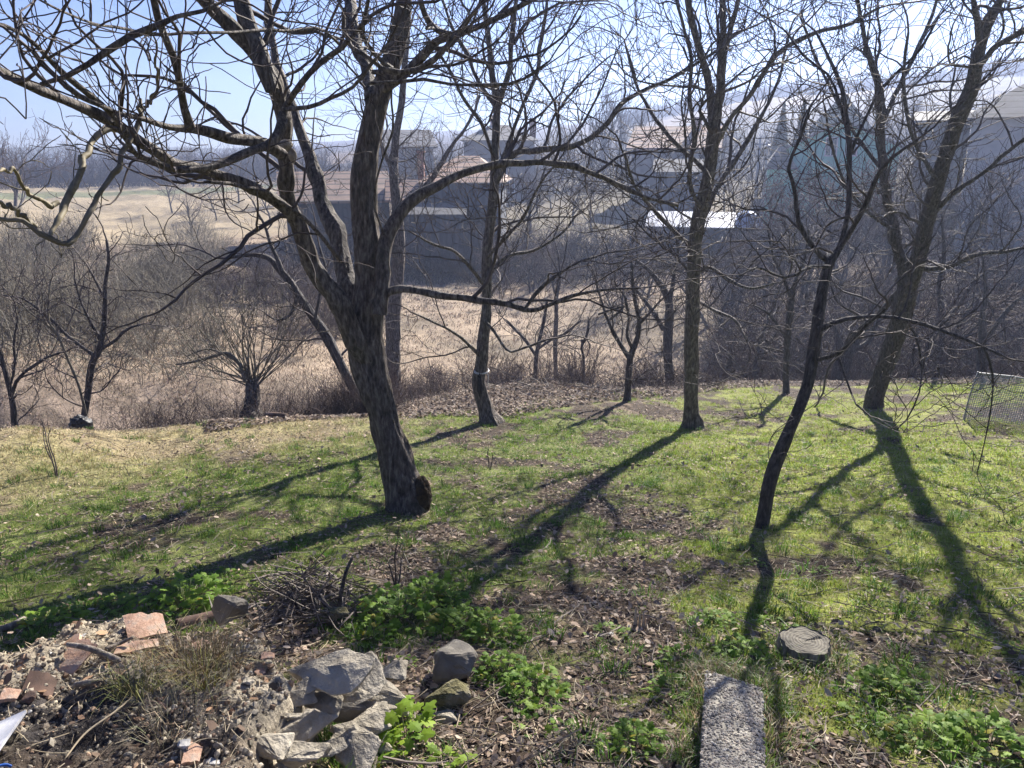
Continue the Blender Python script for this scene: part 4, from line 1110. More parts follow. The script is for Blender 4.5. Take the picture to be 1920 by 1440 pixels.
for s in ([(460, 716, 8), (448, 680, 7), (425, 662, 7), (400, 668, 6), (370, 677, 5), (330, 684, 3)], [(445, 678, 4), (410, 660, 4), (385, 655, 3), (350, 668, 2)]):
    cc = catmull(np.array([[*at(q[0], q[1], dw - .2), q[2] / 2 / FPX * dw] for q in s]), 14); tw.add(cc[:, :3], cc[:, 3], 6)
    kids(lambda r_: tw, cc[::2, :3], cc[::2, 3], 1, .8, pw, .3)
tw.build('rods', M['twig_pale'], root, b)

def stem_fan(name, base, tops, label, cat, wpx, r=None, mat='twig'):
    g = gp(*base) if r is None else gr(base[0], r)
    dd = (g - CAM).dot(np.array([0, CP, -SP]))
    rt = empty(name, g, label, cat); tb = Tubes(); tw = Tubes()
    for i, tp in enumerate(tops):
        pts = [(base[0] + rnd(-2, 2), base[1] + 4)] + list(tp)
        cc = catmull(np.array([[*at(q[0], q[1], dd + rnd(-.05, .05)), wpx * (1 - .6 * j / len(pts)) / 2 / FPX * dd] for j, q in enumerate(pts)]), 14)
        tb.add(cc[:, :3], cc[:, 3], 6)
        kids(lambda r_: tw, cc[::2, :3], cc[::2, 3], 2, .4, dict(P3, len=[(.1, .2)] * 3, rmin=.002, space=[.2] * 3), .3)
    tb.build('stems', M[mat], rt, g); tw.build('twigs', M[mat], rt, g)
stem_fan('sapling', (108, 895), [[(98, 862), (88, 830), (84, 805), (76, 785)], [(100, 870), (86, 840), (82, 818), (80, 790)], [(104, 868), (94, 838), (90, 820), (96, 802)]],
         'thin bare sapling with three stems standing on the left lawn', 'sapling', 2.6)
stem_fan('dead_stalk', (918, 880), [[(916, 865), (915, 848), (917, 838)], [(922, 868), (924, 852)]], 'small dry stalk on the open lawn right of the big walnut', 'stalk', 2.5)
stem_fan('dead_stalk', (742, 1105), [[(742, 1075), (740, 1045), (744, 1020)], [(750, 1080), (752, 1050)], [(736, 1080), (730, 1060)]], 'dark fuzzy dry stalk above the big green herb clump', 'stalk', 4)
# ------------------------------------------------------------------ ground plants, litter, brush
M['blade'] = mat_col('grass_blades', .55, .35, trans=.45)
M['herb'] = mat_col('herb_leaves', .6, .2, trans=.5)
M['litter'] = mat_col('dead_leaves', .85, .2, trans=.15)
M['straw'] = mat_col('dry_stalks', .7, .3)

def sample_ground(n, rg, azr=(-38, 38), rr=(1.7, 20), p=1.35):
    az = np.radians(rg.uniform(azr[0], azr[1], n))
    u = rg.uniform(0, 1, n); a = 2 - p
    r = (rr[0] ** a + u * (rr[1] ** a - rr[0] ** a)) ** (1 / a)
    return r * np.sin(az), r * np.cos(az), r
def tufts(name, cx, cy, cnt, hgt, spread, width, col, colvar, rg, mat, lean=.9, label=None, kind='stuff', off=0.0, build=True):
    """cx, cy: tuft centres; cnt blades each; arrays or scalars per tuft"""
    n = len(cx); T = np.repeat(np.arange(n), cnt); m = len(T)
    ang = rg.uniform(0, 6.283, m); rad = np.sqrt(rg.uniform(0, 1, m)) * np.broadcast_to(spread, n)[T]
    x = cx[T] + np.cos(ang) * rad; y = cy[T] + np.sin(ang) * rad
    z = zt(x, y) - .006 + off
    a2 = ang + rg.normal(0, .7, m)
    h = np.broadcast_to(hgt, n)[T] * rg.uniform(.45, 1.15, m); ln = rg.uniform(.15, lean, m)
    dx, dy = np.cos(a2) * ln, np.sin(a2) * ln
    w = np.broadcast_to(width, n)[T] * rg.uniform(.7, 1.3, m)
    sa = rg.uniform(0, 6.283, m); sx, sy = np.cos(sa) * w / 2, np.sin(sa) * w / 2
    b = np.stack([x, y, z], 1)
    mid = b + np.stack([dx * h * .35, dy * h * .35, h * .62], 1)
    tip = b + np.stack([dx * h * 1.05, dy * h * 1.05, h * (1.0 - .35 * ln)], 1)
    s = np.stack([sx, sy, np.zeros(m)], 1)
    V = np.stack([b - s, b + s, mid + s * .8, mid - s * .8, tip], 1).reshape(-1, 3)
    i = np.arange(m) * 5
    Q = np.stack([i, i + 1, i + 2, i + 3], 1); Tt = np.stack([i + 3, i + 2, i + 4], 1)
    c = np.clip(np.asarray(col)[T] * (1 + rg.normal(0, colvar, (m, 1))) * (1 + rg.normal(0, .08, (m, 3))), .004, 1)
    C = np.repeat(c, 5, 0)
    if not build: return V, Q, Tt, C
    o = mesh_np(name, V, [Q, Tt], mat, None, False, col=C)
    if kind: tag(o, label, None, None, kind)
    return o
def on_post(x, y): return np.zeros(len(x), bool)
rg = np.random.default_rng(21)
# lawn grass
x, y, r = sample_ground(52000, rg, rr=(1.7, 20))
on, green, dryl, right, r, az, e, mid, big, sml = zone(x, y)
clump = fbm(x * 2.6, y * 2.6, 71, 3)
pr = on * (0.06 + .94 * green) * sm(.30, .62, clump * .6 + .4 * big) * 1.0
keep = rg.uniform(0, 1, len(x)) < pr
x, y, r, green, right, dryl, big, clump = [v[keep] for v in (x, y, r, green, right, dryl, big, clump)]
ga = np.array([.09, .16, .03]); gb = np.array([.18, .25, .045]); gl = np.array([.23, .295, .042]); gd = np.array([.30, .26, .14])
k = np.clip(clump * 1.6 - .35 + rg.normal(0, .12, len(x)), 0, 1)[:, None]
col = ga * (1 - k) + gb * k
rt_ = (right * .8)[:, None]; col = col * (1 - rt_) + gl * rt_
dl = np.clip(dryl * .9 + (rg.uniform(0, 1, len(x)) < .10) * .8, 0, 1)[:, None]; col = col * (1 - dl) + gd * dl
sz = np.clip(r / 7, .75, 1.5)
tufts('grass', x, y, 11, .045 * sz ** .5 * (0.7 + .6 * clump), .035 * sz, .0042 * sz, col, .18, rg, M['blade'])
# taller dark green tufts here and there
x, y, r = sample_ground(900, rg, rr=(2.2, 11))
on, green, *_ = zone(x, y); kp = (on > .6) & (rg.uniform(0, 1, len(x)) < .25 + .6 * green); x, y, r = x[kp], y[kp], r[kp]
tufts('grass', x, y, 46, rg.uniform(.05, .10, len(x)), rg.uniform(.04, .10, len(x)), .0045, np.tile([[.075, .15, .022]], (len(x), 1)), .25, rg, M['blade'], lean=1.1)
# dry grass blades: everywhere on the lawn thinly, thick on the left edge and in the valley
x, y, r = sample_ground(22000, rg, rr=(1.7, 16)); on, green, dryl, *_ = zone(x, y)
kp = rg.uniform(0, 1, len(x)) < on * (.25 + .75 * dryl); x, y, r = x[kp], y[kp], r[kp]
tufts('dry_grass', x, y, 6, .045, .06, .004 * np.clip(r / 6, .8, 1.6), np.tile([[.38, .31, .19]], (len(x), 1)), .3, rg, M['straw'], lean=2.4)
x, y, r = sample_ground(15000, rg, rr=(14, 60), p=1.2)
on, *_ = zone(x, y); kp = on < .2; x, y, r = x[kp], y[kp], r[kp]
tone = fbm(x * .25, y * .25, 81)[:, None]
col = np.array([[.29, .225, .165]]) * (.5 + .95 * tone)
tufts('dry_grass', x, y, 12,     .13 * rg.uniform(.5, 1.4, len(x)), .25, .012 * np.clip(r / 20, .7, 2), col, .25, rg, M['straw'], lean=1.6)

# dead leaves
def leaves(name, x, y, size, pal, rg, mat, lift=.012, kind='stuff', off=0.0):
    m = len(x); z = zt(x, y) + off + rg.uniform(0, lift, m)
    a = rg.uniform(0, 6.283, m); L = size * rg.uniform(.5, 1.3, m); W = L * rg.uniform(.35, .7, m)
    tx, ty = rg.normal(0, .38, m), rg.normal(0, .38, m); cu = rg.uniform(-.1, .55, m)
    u = np.stack([np.cos(a), np.sin(a), tx], 1); v = np.stack([-np.sin(a), np.cos(a), ty], 1)
    c = np.stack([x, y, z], 1); up = np.array([[0, 0, 1.0]])
    P = [c - u * L[:, None] * .5 + up * (cu * L * .3)[:, None],
         c - u * L[:, None] * .12 + v * W[:, None] * .5 + up * (cu * W * .5)[:, None],
         c + u * L[:, None] * .25 + v * W[:, None] * .4 + up * (cu * W * .45)[:, None],
         c + u * L[:, None] * .5 + up * (cu * L * .25)[:, None],
         c + u * L[:, None] * .2 - v * W[:, None] * .42 + up * (cu * W * .45)[:, None],
         c - u * L[:, None] * .15 - v * W[:, None] * .5 + up * (cu * W * .5)[:, None]]
    V = np.stack(P, 1).reshape(-1, 3); i = np.arange(m) * 6
    Q = np.concatenate([np.stack([i, i + 3, i + 2, i + 1], 1), np.stack([i, i + 5, i + 4, i + 3], 1)])
    pal = np.array(pal); c = pal[rg.integers(0, len(pal), m)] * rg.uniform(.6, 1.35, (m, 1))
    o = mesh_np(name, V, [Q[:, ::-1]], mat, None, False, col=np.repeat(c, 6, 0))
    if kind: o['kind'] = kind
    return o
PAL = [(.26, .185, .13), (.36, .27, .20), (.15, .105, .075), (.44, .35, .27), (.21, .165, .135), (.10, .07, .055), (.31, .26, .22)]
x, y, r = sample_ground(90000, rg, rr=(1.7, 15)); on, green, dryl, right, *_ = zone(x, y)
nz = fbm(x * 1.1, y * 1.1, 91, 3)
kp = rg.uniform(0, 1, len(x)) < on * (1 - .82 * green) * sm(.34, .6, nz) * (1 - .7 * dryl); x, y, r = x[kp], y[kp], r[kp]
leaves('leaf_litter', x, y, .030, PAL, rg, M['litter'])
x, y, r = sample_ground(24000, rg, rr=(3, 19), p=1.1); on, green, dryl, right, *_ = zone(x, y)
nz = fbm(x * 1.7, y * 1.7, 92, 3)
kp = rg.uniform(0, 1, len(x)) < on * sm(.36, .62, nz) * (1 - .5 * dryl); x, y, r = x[kp], y[kp], r[kp]
leaves('leaf_litter', x, y, .038, PAL, rg, M['litter'], .035)
az = rg.uniform(-.40, .60, 60000); ee = np.interp(az, E_AZ, E_R); rr_ = ee + rg.uniform(-1.0, 3.4, len(az))
leaves('leaf_litter', rr_ * np.sin(az), rr_ * np.cos(az), .060, [tuple(c * .8 for c in q) for q in PAL], rg, M['litter'], .04)
# short straws and twig bits lying about
def sticks(name, x, y, L, rad, col, rg, mat, up=.12, bend=.3, off=.012, kind='stuff', tilt=0):
    tb = Tubes(); Cs = []
    m = len(x); a = rg.uniform(0, 6.283, m)
    for i in range(m):
        l = L * rg.uniform(.4, 1.4); d = np.array([math.cos(a[i]), math.sin(a[i]), rg.normal(0, up) + tilt])
        s = np.array([-d[1], d[0], 0]) * rg.normal(0, bend) * l
        p = np.array([x[i], y[i], 0]); t = np.array([-.5, -.15, .2, .5])[:, None]
        P = p + d * l * t + s * (t ** 2)
        P[:, 2] += zt(P[:, 0], P[:, 1]) + off - min(0, P[:, 2].min()) * (1 if tilt == 0 else 1)
        tb.add(P, np.full(4, rad * rg.uniform(.5, 1.4)), 3)
    o = tb.build(name, mat, smooth=False)
    if kind: o['kind'] = kind
    return o
M['drystraw'] = mat_noise('straw', (.26, .20, .13), (.44, .37, .25), 6, .7, 0)
M['drytwig'] = mat_noise('fallen_twigs', (.07, .055, .045), (.17, .135, .11), 6, .7, 0)
x, y, r = sample_ground(11000, rg, rr=(1.7, 10)); on, green, *_ = zone(x, y); kp = rg.uniform(0, 1, len(x)) < (1 - .6 * green)
sticks('straw', x[kp], y[kp], .11, .0014, None, rg, M['drystraw'])
x, y, r = sample_ground(1500, rg, rr=(1.7, 12)); sticks('fallen_twigs', x, y, .24, .0028, None, rg, M['drytwig'])

# brush: tangled thin shoots no one could count
def brush(name, az, r, H, rad, mat, rg, nseg=5):
    n = len(az); x = r * np.sin(az); y = r * np.cos(az); z = zt(x, y) - .05
    d = np.stack([rg.normal(0, .45, n), rg.normal(0, .45, n), np.ones(n)], 1); d /= np.linalg.norm(d, axis=1, keepdims=True)
    L = H * rg.uniform(.4, 1.2, n); P = [np.stack([x, y, z], 1)]
    bend = rg.normal(0, .22, (n, 3))
    for i in range(nseg - 1):
        d = d + bend + rg.normal(0, .14, (n, 3)); d /= np.linalg.norm(d, axis=1, keepdims=True)
        P.append(P[-1] + d * (L / (nseg - 1))[:, None])
    P = np.stack(P, 1)
    R = np.broadcast_to(rad, n)[:, None] * np.linspace(1, .45, nseg)[None, :]
    tb = Tubes(); tb.g[(nseg, 3)] = list(zip(P, R))
    # side shoots
    m = n; idx = rg.integers(0, n, m); j = rg.integers(1, nseg - 1, m); q = P[idx, j]
    dd = rg.normal(0, 1, (m, 3)); dd[:, 2] = np.abs(dd[:, 2]); dd /= np.linalg.norm(dd, axis=1, keepdims=True)
    l2 = L[idx] * rg.uniform(.2, .5, m); b2 = rg.normal(0, .2, (m, 3))
    Q = np.stack([q, q + dd * l2[:, None] * .5, q + (dd + b2) * l2[:, None]], 1)
    R2 = (np.broadcast_to(rad, n)[idx] * .6)[:, None] * np.array([[1, .8, .5]])
    tb.g[(3, 3)] = list(zip(Q, R2))
    o = tb.build(name, M[mat], smooth=False); o['kind'] = 'stuff'
    return o
def azr(p0, p1, n): return rg.uniform(PXA(p0), PXA(p1), n)
n = 3600; brush('brush', azr(1440, 2100, n), rg.uniform(44, 53, n), rg.uniform(1.5, 3.3, n), .014, 'twig_far', rg)
n = 9000; brush('brush', azr(1330, 2050, n), rg.uniform(20.3, 40, n), rg.uniform(.9, 2.6, n), .0075, 'twig_far', rg)
n = 5200; brush('brush', azr(-150, 720, n), rg.uniform(12.4, 15.5, n), rg.uniform(.6, 1.5, n), .0040, 'twig_far', rg)
n = 4200; brush('brush', azr(-200, 430, n), rg.uniform(20, 48, n), rg.uniform(.8, 2.2, n), .0085, 'twig_pale', rg)
n = 3400; brush('brush', azr(720, 1360, n), rg.uniform(15.6, 21, n), rg.uniform(.3, .9, n), .0042, 'twig_far', rg)
n = 5200; brush('brush', azr(560, 1460, n), rg.uniform(41, 50, n), rg.uniform(.9, 2.3, n), .014, 'twig_mass', rg)
n = 5000; brush('wood', azr(-250, 640, n), rg.uniform(119, 150, n), rg.uniform(2.5, 6.5, n), .035, 'twig_mass', rg)
n = 6000; brush('wood', azr(560, 2100, n), rg.uniform(78, 125, n), rg.uniform(2.5, 6.0, n), .028, 'twig_mass', rg)
n = 7000; brush('wood', azr(1150, 2200, n), rg.uniform(240, 300, n), rg.uniform(2.5, 5, n), .10, 'twig_mass', rg)

# ------------------------------------------------------------------ leafy herb clumps
def herb_leaf():
    pts = [(0, 0, 0)]
    for a, rr in ((-.0, .0),): pass
    lob = [(-.12, .25), (-.42, .30), (-.30, .48), (-.50, .66), (-.22, .74), (-.16, .95), (0, 1.0), (.16, .95), (.22, .74), (.50, .66), (.30, .48), (.42, .30), (.12, .25)]
    return np.array([(0, .0, 0)] + [(p[0], p[1], -.10 * abs(p[0]) + .04 * math.sin(p[1] * 3)) for p in lob] + [(0, .55, .05)])
HL = herb_leaf()
HF = [(14, i, i + 1) for i in range(1, 13)] + [(0, 1, 14), (0, 14, 13)]
HF = np.array([f if True else f for f in HF])
def herb_mesh(seed, n, R, H, ls, c1, c2):
    rg = np.random.default_rng(seed)
    a = rg.uniform(0, 6.283, n); q = np.sqrt(rg.uniform(0, 1, n))
    X = np.stack([np.cos(a) * q * R, np.sin(a) * q * R, H * (1 - .75 * q ** 2) * rg.uniform(.35, 1.1, n)], 1)
    X[:, 0] += .10 * R * rg.normal(0, 1, n)
    yaw = a + rg.normal(0, .8, n) - math.pi / 2; pit = rg.uniform(-.5, .65, n) - .35 * q; rol = rg.normal(0, .35, n)
    s = ls * rg.uniform(.55, 1.3, n)
    P = HL[None] * s[:, None, None]
    cr, sr = np.cos(rol)[:, None], np.sin(rol)[:, None]
    x, y, z = P[..., 0] * cr + P[..., 2] * sr, P[..., 1], -P[..., 0] * sr + P[..., 2] * cr
    cp_, sp_ = np.cos(pit)[:, None], np.sin(pit)[:, None]
    y, z = y * cp_ - z * sp_, y * sp_ + z * cp_
    cy_, sy_ = np.cos(yaw)[:, None], np.sin(yaw)[:, None]
    x, y = x * cy_ - y * sy_, x * sy_ + y * cy_
    V = np.stack([x, y, z], -1) + X[:, None, :]
    F = (HF[None] + (np.arange(n) * 15)[:, None, None]).reshape(-1, 3)
    k = rg.uniform(0, 1, (n, 1)); c = np.array(c1) * (1 - k) + np.array(c2) * k
    yel = rg.uniform(0, 1, n) < .02; c[yel] = (.30, .27, .03)
    o = mesh_np('leaves', V.reshape(-1, 3), [F], M['herb'], None, False, col=np.repeat(c, 15, 0)); COL.objects.unlink(o)
    tb = Tubes()
    for i in range(0, n, 2):
        b = np.array([X[i, 0] * .35, X[i, 1] * .35, -.03]); m = (b + X[i]) / 2 + np.array([0, 0, H * .12])
        tb.add(np.array([b, m, X[i]]), np.array([.0024, .002, .0015]), 3)
    st = tb.build('stems', M['herbstem'], smooth=True); COL.objects.unlink(st)
    return o.data, st.data
M['herbstem'] = mat_noise('herb_stem', (.10, .13, .05), (.16, .19, .07), 10, .6, 0)
G1, G2 = (.11, .22, .03), (.24, .36, .045)
HERB = [herb_mesh(31 + i, 230, .20, .16, .044, G1, G2) for i in range(3)]
HSM = [herb_mesh(41 + i, 70, .11, .08, .032, G1, G2) for i in range(3)]
HBR = [herb_mesh(51 + i, 60, .15, .19, .085, (.16, .28, .03), (.30, .42, .045)) for i in range(2)]
R4 = random.Random(9)
def herb(px, py, w, label, pool=None, hs=1.0, group=None, name='herb_clump', off=0.0):
    g = gp(px, py, off); g[2] -= .02
    dd = (g - CAM).dot(np.array([0, CP, -SP]))
    real = w / FPX * dd
    pool = pool or (HERB if real > .24 else HSM)
    base = .40 if pool is HERB else (.22 if pool is HSM else .34)
    s = real / base
    root = empty(name, g, label, 'plant', group, R4.uniform(0, 6.28)); root.scale = (s, s, s * hs)
    me = R4.choice(pool)
    link(bpy.data.objects.new('leaves', me[0]), root); link(bpy.data.objects.new('stems', me[1]), root)
BIG = 'leafy green herb clumps among the stones'
for px, py, w, hs, lb in (
 (745, 1165, 170, 1.0, 'broad lush herb clump just right of the twig pile'), (810, 1135, 130, 1.1, 'lush herb clump at the upper right of the large green mass'),
 (700, 1200, 110, 1.0, 'herb clump directly above the biggest light grey slab'), (870, 1180, 120, 1.0, 'dark herb clump between the large green mass and the boulder'),
 (930, 1195, 130, 1.0, 'herb clump right of and above the grey boulder'), (945, 1268, 120, .9, 'herb clump right of the grey boulder'),
 (1000, 1300, 130, .9, 'fresh green herb clump right of the mossy stone'), (1020, 1360, 110, .9, 'lowest herb clump of the green strip right of the mossy stone'),
 (1268, 1245, 90, 1.1, 'upright herb clump left of the pebbled concrete beam end'), (1265, 1300, 100, .9, 'dark low herb clump beside the far end of the concrete beam'),
 (1190, 1400, 130, .8, 'herb clump on bare soil left of the concrete beam'), (345, 1135, 150, .9, 'round herb clump behind the broken roof tile'),
 (1395, 1235, 110, .9, 'herb clump between concrete beam and tree stump'), (1455, 1182, 80, 1.1, 'bright herb clump directly behind the tree stump'),
 (1440, 1285, 60, 1.0, 'small herb clump at the right corner of the concrete beam'), (1660, 1300, 130, .9, 'herb clump right of the tree stump in the lower right grass'),
 (1700, 1280, 100, 1.0, 'tall leafed herb clump in the lower right grass'), (1620, 1352, 100, .8, 'low herb clump below the others in the lower right grass'),
 (1740, 1395, 150, .9, 'wide herb clump near the lower right corner'), (1850, 1405, 170, .9, 'herb clump nearest the lower right corner'),
 (1450, 1395, 70, 1.0, 'small herb clump touching the right side of the concrete beam'), (1345, 1170, 90, .7, 'flat herb clump in the grass left of the stump'),
 (215, 1145, 110, .6, 'low herb clump in the tree shadow behind the rubble'), (90, 1175, 130, .6, 'low dark herb clump at the left edge behind the rubble'),
 (415, 1085, 70, .7, 'small herb clump in front of the long trunk shadow'), (855, 1352, 60, .8, 'small herb clump below the mossy stone'),
 (1115, 1290, 70, .5, 'flat clump of small leaves on bare soil in the middle'), (1145, 1195, 90, .5, 'flat dark clump by the white pebbles')):
    herb(px, py, w, lb, hs=hs, group=BIG)
herb(765, 1395, 130, 'bright yellow green large leaved herb growing against the dry stone edge', HBR, 1.0)
herb(735, 1345, 80, 'tall bright herb rising beside the stacked slabs', HBR, 1.2)
herb(842, 1436, 90, 'yellow leaved herb at the bottom picture edge', HBR, .6)
herb(690, 1440, 70, 'dark herb at the foot of the stacked slabs', HERB, 1.0)
for i in range(150):
    py = R4.uniform(960, 1400); px = R4.uniform(-30, 1950)
    if py > 1130 and px < 730: continue
    if 1280 < px < 1460 and py > 1230: continue
    g = gp(px, py)
    if fbm(np.array([g[0] * 1.2]), np.array([g[1] * 1.2]), 77)[0] < .45: continue
    herb(px, py, R4.uniform(22, 60) * (1 if py > 1050 else .7), 'small low tuft of green herb leaves in the patchy grass', HSM, R4.uniform(.5, .9), 'small herb tufts in the grass', 'herb_tuft')
# ------------------------------------------------------------------ rubble of the old wall, stones, tiles
M['rubble'] = mat_col('rubble_mortar', .95, .15, nscale=26, namp=.55, bs=.9, bd=.02)
M['stone'] = mat_noise('grey_stone', (.15, .13, .10), (.32, .285, .225), 7, .95, 1.0, .02, c3=(.42, .38, .31), detail=10)
M['stone_dark'] = mat_noise('dark_stone', (.10, .09, .075), (.20, .18, .15), 6, .85, .5, .012)
M['stone_moss'] = mat_noise('mossy_stone', (.06, .055, .028), (.14, .125, .06), 14, 1, .9, .02, c3=(.22, .20, .15))
M['clay'] = mat_noise('clay_tile', (.30, .18, .12), (.52, .33, .23), 22, .88, .6, .006, c3=(.42, .34, .27), detail=10)
M['clay_dark'] = mat_noise('old_clay_tile', (.075, .05, .038), (.16, .10, .075), 9, .9, .3, .006)
M['wood_old'] = mat_bark('weathered_wood', (.09, .07, .055), (.20, .165, .13), (.34, .30, .25), vs=(30, 30, 3), bd=.01)
M['pebble'] = mat_noise('pebble', (.30, .29, .27), (.50, .48, .45), 8, .7, .1)
M['plastic_white'] = mat_noise('speckled_board', (.55, .55, .57), (.68, .68, .69), 60, .45, .1, .002)
M['blue'] = mat_noise('blue_plastic', (.03, .12, .45), (.05, .18, .6), 6, .4, 0)

def poly_mask(x, y, poly):
    ins = np.zeros(x.shape, bool); dist = np.full(x.shape, 1e9); n = len(poly)
    for i in range(n):
        x1, y1 = poly[i]; x2, y2 = poly[(i + 1) % n]
        c = ((y1 > y) != (y2 > y)) & (x < (x2 - x1) * (y - y1) / (y2 - y1 + 1e-12) + x1); ins ^= c
        dx, dy = x2 - x1, y2 - y1; t = np.clip(((x - x1) * dx + (y - y1) * dy) / (dx * dx + dy * dy), 0, 1)
        dist = np.minimum(dist, np.hypot(x - x1 - t * dx, y - y1 - t * dy))
    return np.where(ins, dist, -dist)
RH = .30
poly = [tuple(gp(px, py, RH)[:2]) for px, py in ((-160, 1235), (20, 1212), (150, 1152), (250, 1150), (400, 1178), (470, 1172), (530, 1215), (562, 1262), (548, 1300), (500, 1345), (490, 1400), (492, 1500), (480, 1640), (-300, 1640))]
pa = np.array(poly)
gx = np.arange(pa[:, 0].min() - .3, pa[:, 0].max() + .3, .014); gy = np.arange(pa[:, 1].min() - .3, pa[:, 1].max() + .3, .014)
GX, GY = np.meshgrid(gx, gy, indexing='ij')
D = poly_mask(GX, GY, poly) + (fbm(GX * 6, GY * 6, 131, 3) - .5) * .12
top = sm(-.05, .07, D)
# the dark earth hollow towards the viewer
cx, cy = gp(190, 1400, RH)[:2]
def rub_h(x, y, D, top):
    hol = np.exp(-(((x - cx) / .30) ** 2 + ((y - cy) / .28) ** 2))
    h = RH * top * (1 - .28 * hol) + top * ((fbm(x * 5, y * 5, 133, 4) - .5) * .16 + (fbm(x * 20, y * 20, 135, 3) - .5) * .045 + (vnoise(x * 55, y * 55, 137) - .5) * .014)
    return h
Hh = rub_h(GX, GY, D, top) - .05 * (1 - top)
Zz = zt(GX, GY) + Hh
n1, n2 = GX.shape
Vv = np.stack([GX, GY, Zz], -1).reshape(-1, 3)
i = np.arange(n1 - 1)[:, None]; j = np.arange(n2 - 1)[None, :]
Fq = np.stack([i * n2 + j, (i + 1) * n2 + j, (i + 1) * n2 + j + 1, i * n2 + j + 1], -1).reshape(-1, 4)
kp = (D.reshape(-1)[Fq] > -.12).any(1); Fq = Fq[kp]
us = np.unique(Fq); mp_ = np.full(len(Vv), -1); mp_[us] = np.arange(len(us)); Vr = Vv[us]; Fq = mp_[Fq]
xx, yy = Vr[:, 0], Vr[:, 1]
hol = np.exp(-(((xx - cx) / .34) ** 2 + ((yy - cy) / .30) ** 2)) + (fbm(xx * 4, yy * 4, 139) - .5) * .9
kk = sm(.10, .34, hol)[:, None]; k2 = fbm(xx * 7, yy * 7, 141)[:, None]
cc_ = np.array([[.33, .285, .215]]) * (.55 + .9 * k2); cc_ = cc_ * (1 - kk) + np.array([[.055, .048, .045]]) * (.7 + .6 * k2) * kk
# earthy brown patches
k3 = sm(.50, .62, fbm(xx * 2.6, yy * 2.6, 143))[:, None]; cc_ = cc_ * (1 - .6 * k3) + np.array([[.12, .09, .065]]) * .6 * k3
o = mesh_np('broken_wall_footing', Vr, [Fq], M['rubble'], None, True, col=cc_)
tag(o, 'crumbling mortar and rubble footing of an old wall filling the lower left corner', 'wall footing')
def rub_z(px, py, extra=0.0):
    """point on top of the rubble under a pixel"""
    off = RH
    for _ in range(6):
        p = gp(px, py, off)
        d = float(poly_mask(np.array([[p[0]]]), np.array([[p[1]]]), poly)[0, 0]) + (float(fbm(np.array([p[0] * 6]), np.array([p[1] * 6]), 131, 3)[0]) - .5) * .12
        t = float(sm(-.05, .07, np.array([d]))[0])
        off = off * .3 + .7 * float(rub_h(np.array([p[0]]), np.array([p[1]]), d, t)[0])
    return gp(px, py, off + extra)

import bmesh
def rock_mesh(seed, dims, ncut=2, npts=11, rough=.055):
    rs = random.Random(seed); bm = bmesh.new()
    for i in range(npts):
        v = Vector((rs.gauss(0, 1), rs.gauss(0, 1), rs.gauss(0, 1))).normalized() * rs.uniform(.72, 1.0)
        # squarish
        v = Vector([math.copysign(abs(c) ** .7, c) for c in v])
        bm.verts.new((v.x * dims[0] / 2, v.y * dims[1] / 2, v.z * dims[2] / 2))
    r_ = bmesh.ops.convex_hull(bm, input=bm.verts)
    bmesh.ops.delete(bm, geom=[g for g in r_['geom_interior'] if isinstance(g, bmesh.types.BMVert)], context='VERTS')
    bmesh.ops.bevel(bm, geom=list(bm.edges), offset=min(dims) * .05, segments=1, affect='EDGES')
    bmesh.ops.triangulate(bm, faces=list(bm.faces))
    for _ in range(ncut): bmesh.ops.subdivide_edges(bm, edges=[e for e in bm.edges if e.calc_length() > max(dims) * .05], cuts=1, use_grid_fill=True)
    bm.verts.ensure_lookup_table()
    P = np.array([v.co for v in bm.verts]); m = max(dims)
    n = fbm(P[:, 0] / m * 5 + seed, P[:, 1] / m * 5 + P[:, 2] / m * 4, seed, 4) - .5 + .5 * (fbm(P[:, 0] / m * 18 + seed, P[:, 1] / m * 18 + P[:, 2] / m * 14, seed + 1, 3) - .5)
    L = np.linalg.norm(P, axis=1, keepdims=True); P = P + P / (L + 1e-9) * (n * rough * m)[:, None] * 1.6
    for v, p in zip(bm.verts, P): v.co = p
    return bm
def rock(px, py, w, h, label, mat='stone', thick=.35, off=0.0, tilt=(0, 0), yaw=0.0, seed=0, onr=False, group=None, name='stone', deep=.8, cat='stone'):
    p = rub_z(px, py) if onr else gp(px, py, off)
    dd = (p - CAM).dot(np.array([0, CP, -SP]))
    W = w / FPX * dd * (1.45 if w > 35 else 1); Hh_ = h / FPX * dd * 1.2
    bm = rock_mesh(seed + 7, (W, max(Hh_, W * .45) * deep * 1.15, W * thick * .72))
    me = bpy.data.meshes.new(name); bm.to_mesh(me); bm.free(); me.materials.append(M[mat])
    o = bpy.data.objects.new(name, me); link(o)
    o.location = (p[0], p[1], p[2] + W * thick * .18); o.rotation_euler = (tilt[0], tilt[1], yaw)
    tag(o, label, cat, group); return o
DS = 'grey stones of the collapsed dry wall'
rock(618, 1262, 150, 110, 'largest light grey slab at the corner of the broken wall', thick=.30, off=.27, tilt=(.35, -.15), yaw=-.5, seed=1, group=DS)
rock(672, 1290, 100, 100, 'upright light slab leaning against the right side of the largest slab', thick=.35, off=.16, tilt=(.5, -.3), yaw=.9, seed=2, group=DS)
rock(540, 1325, 92, 48, 'rounded grey stone wedged under the left end of the largest slab', thick=.40, off=.20, tilt=(.2, .1), yaw=.2, seed=3, group=DS)
rock(572, 1378, 125, 60, 'long flat light slab pointing down left below the rounded stone', thick=.26, off=.16, tilt=(.45, -.2), yaw=.55, seed=4, group=DS)
rock(572, 1425, 85, 55, 'jagged pale stone at the bottom edge below the long flat slab', thick=.6, off=.14, tilt=(.3, .2), yaw=.3, seed=5, group=DS)
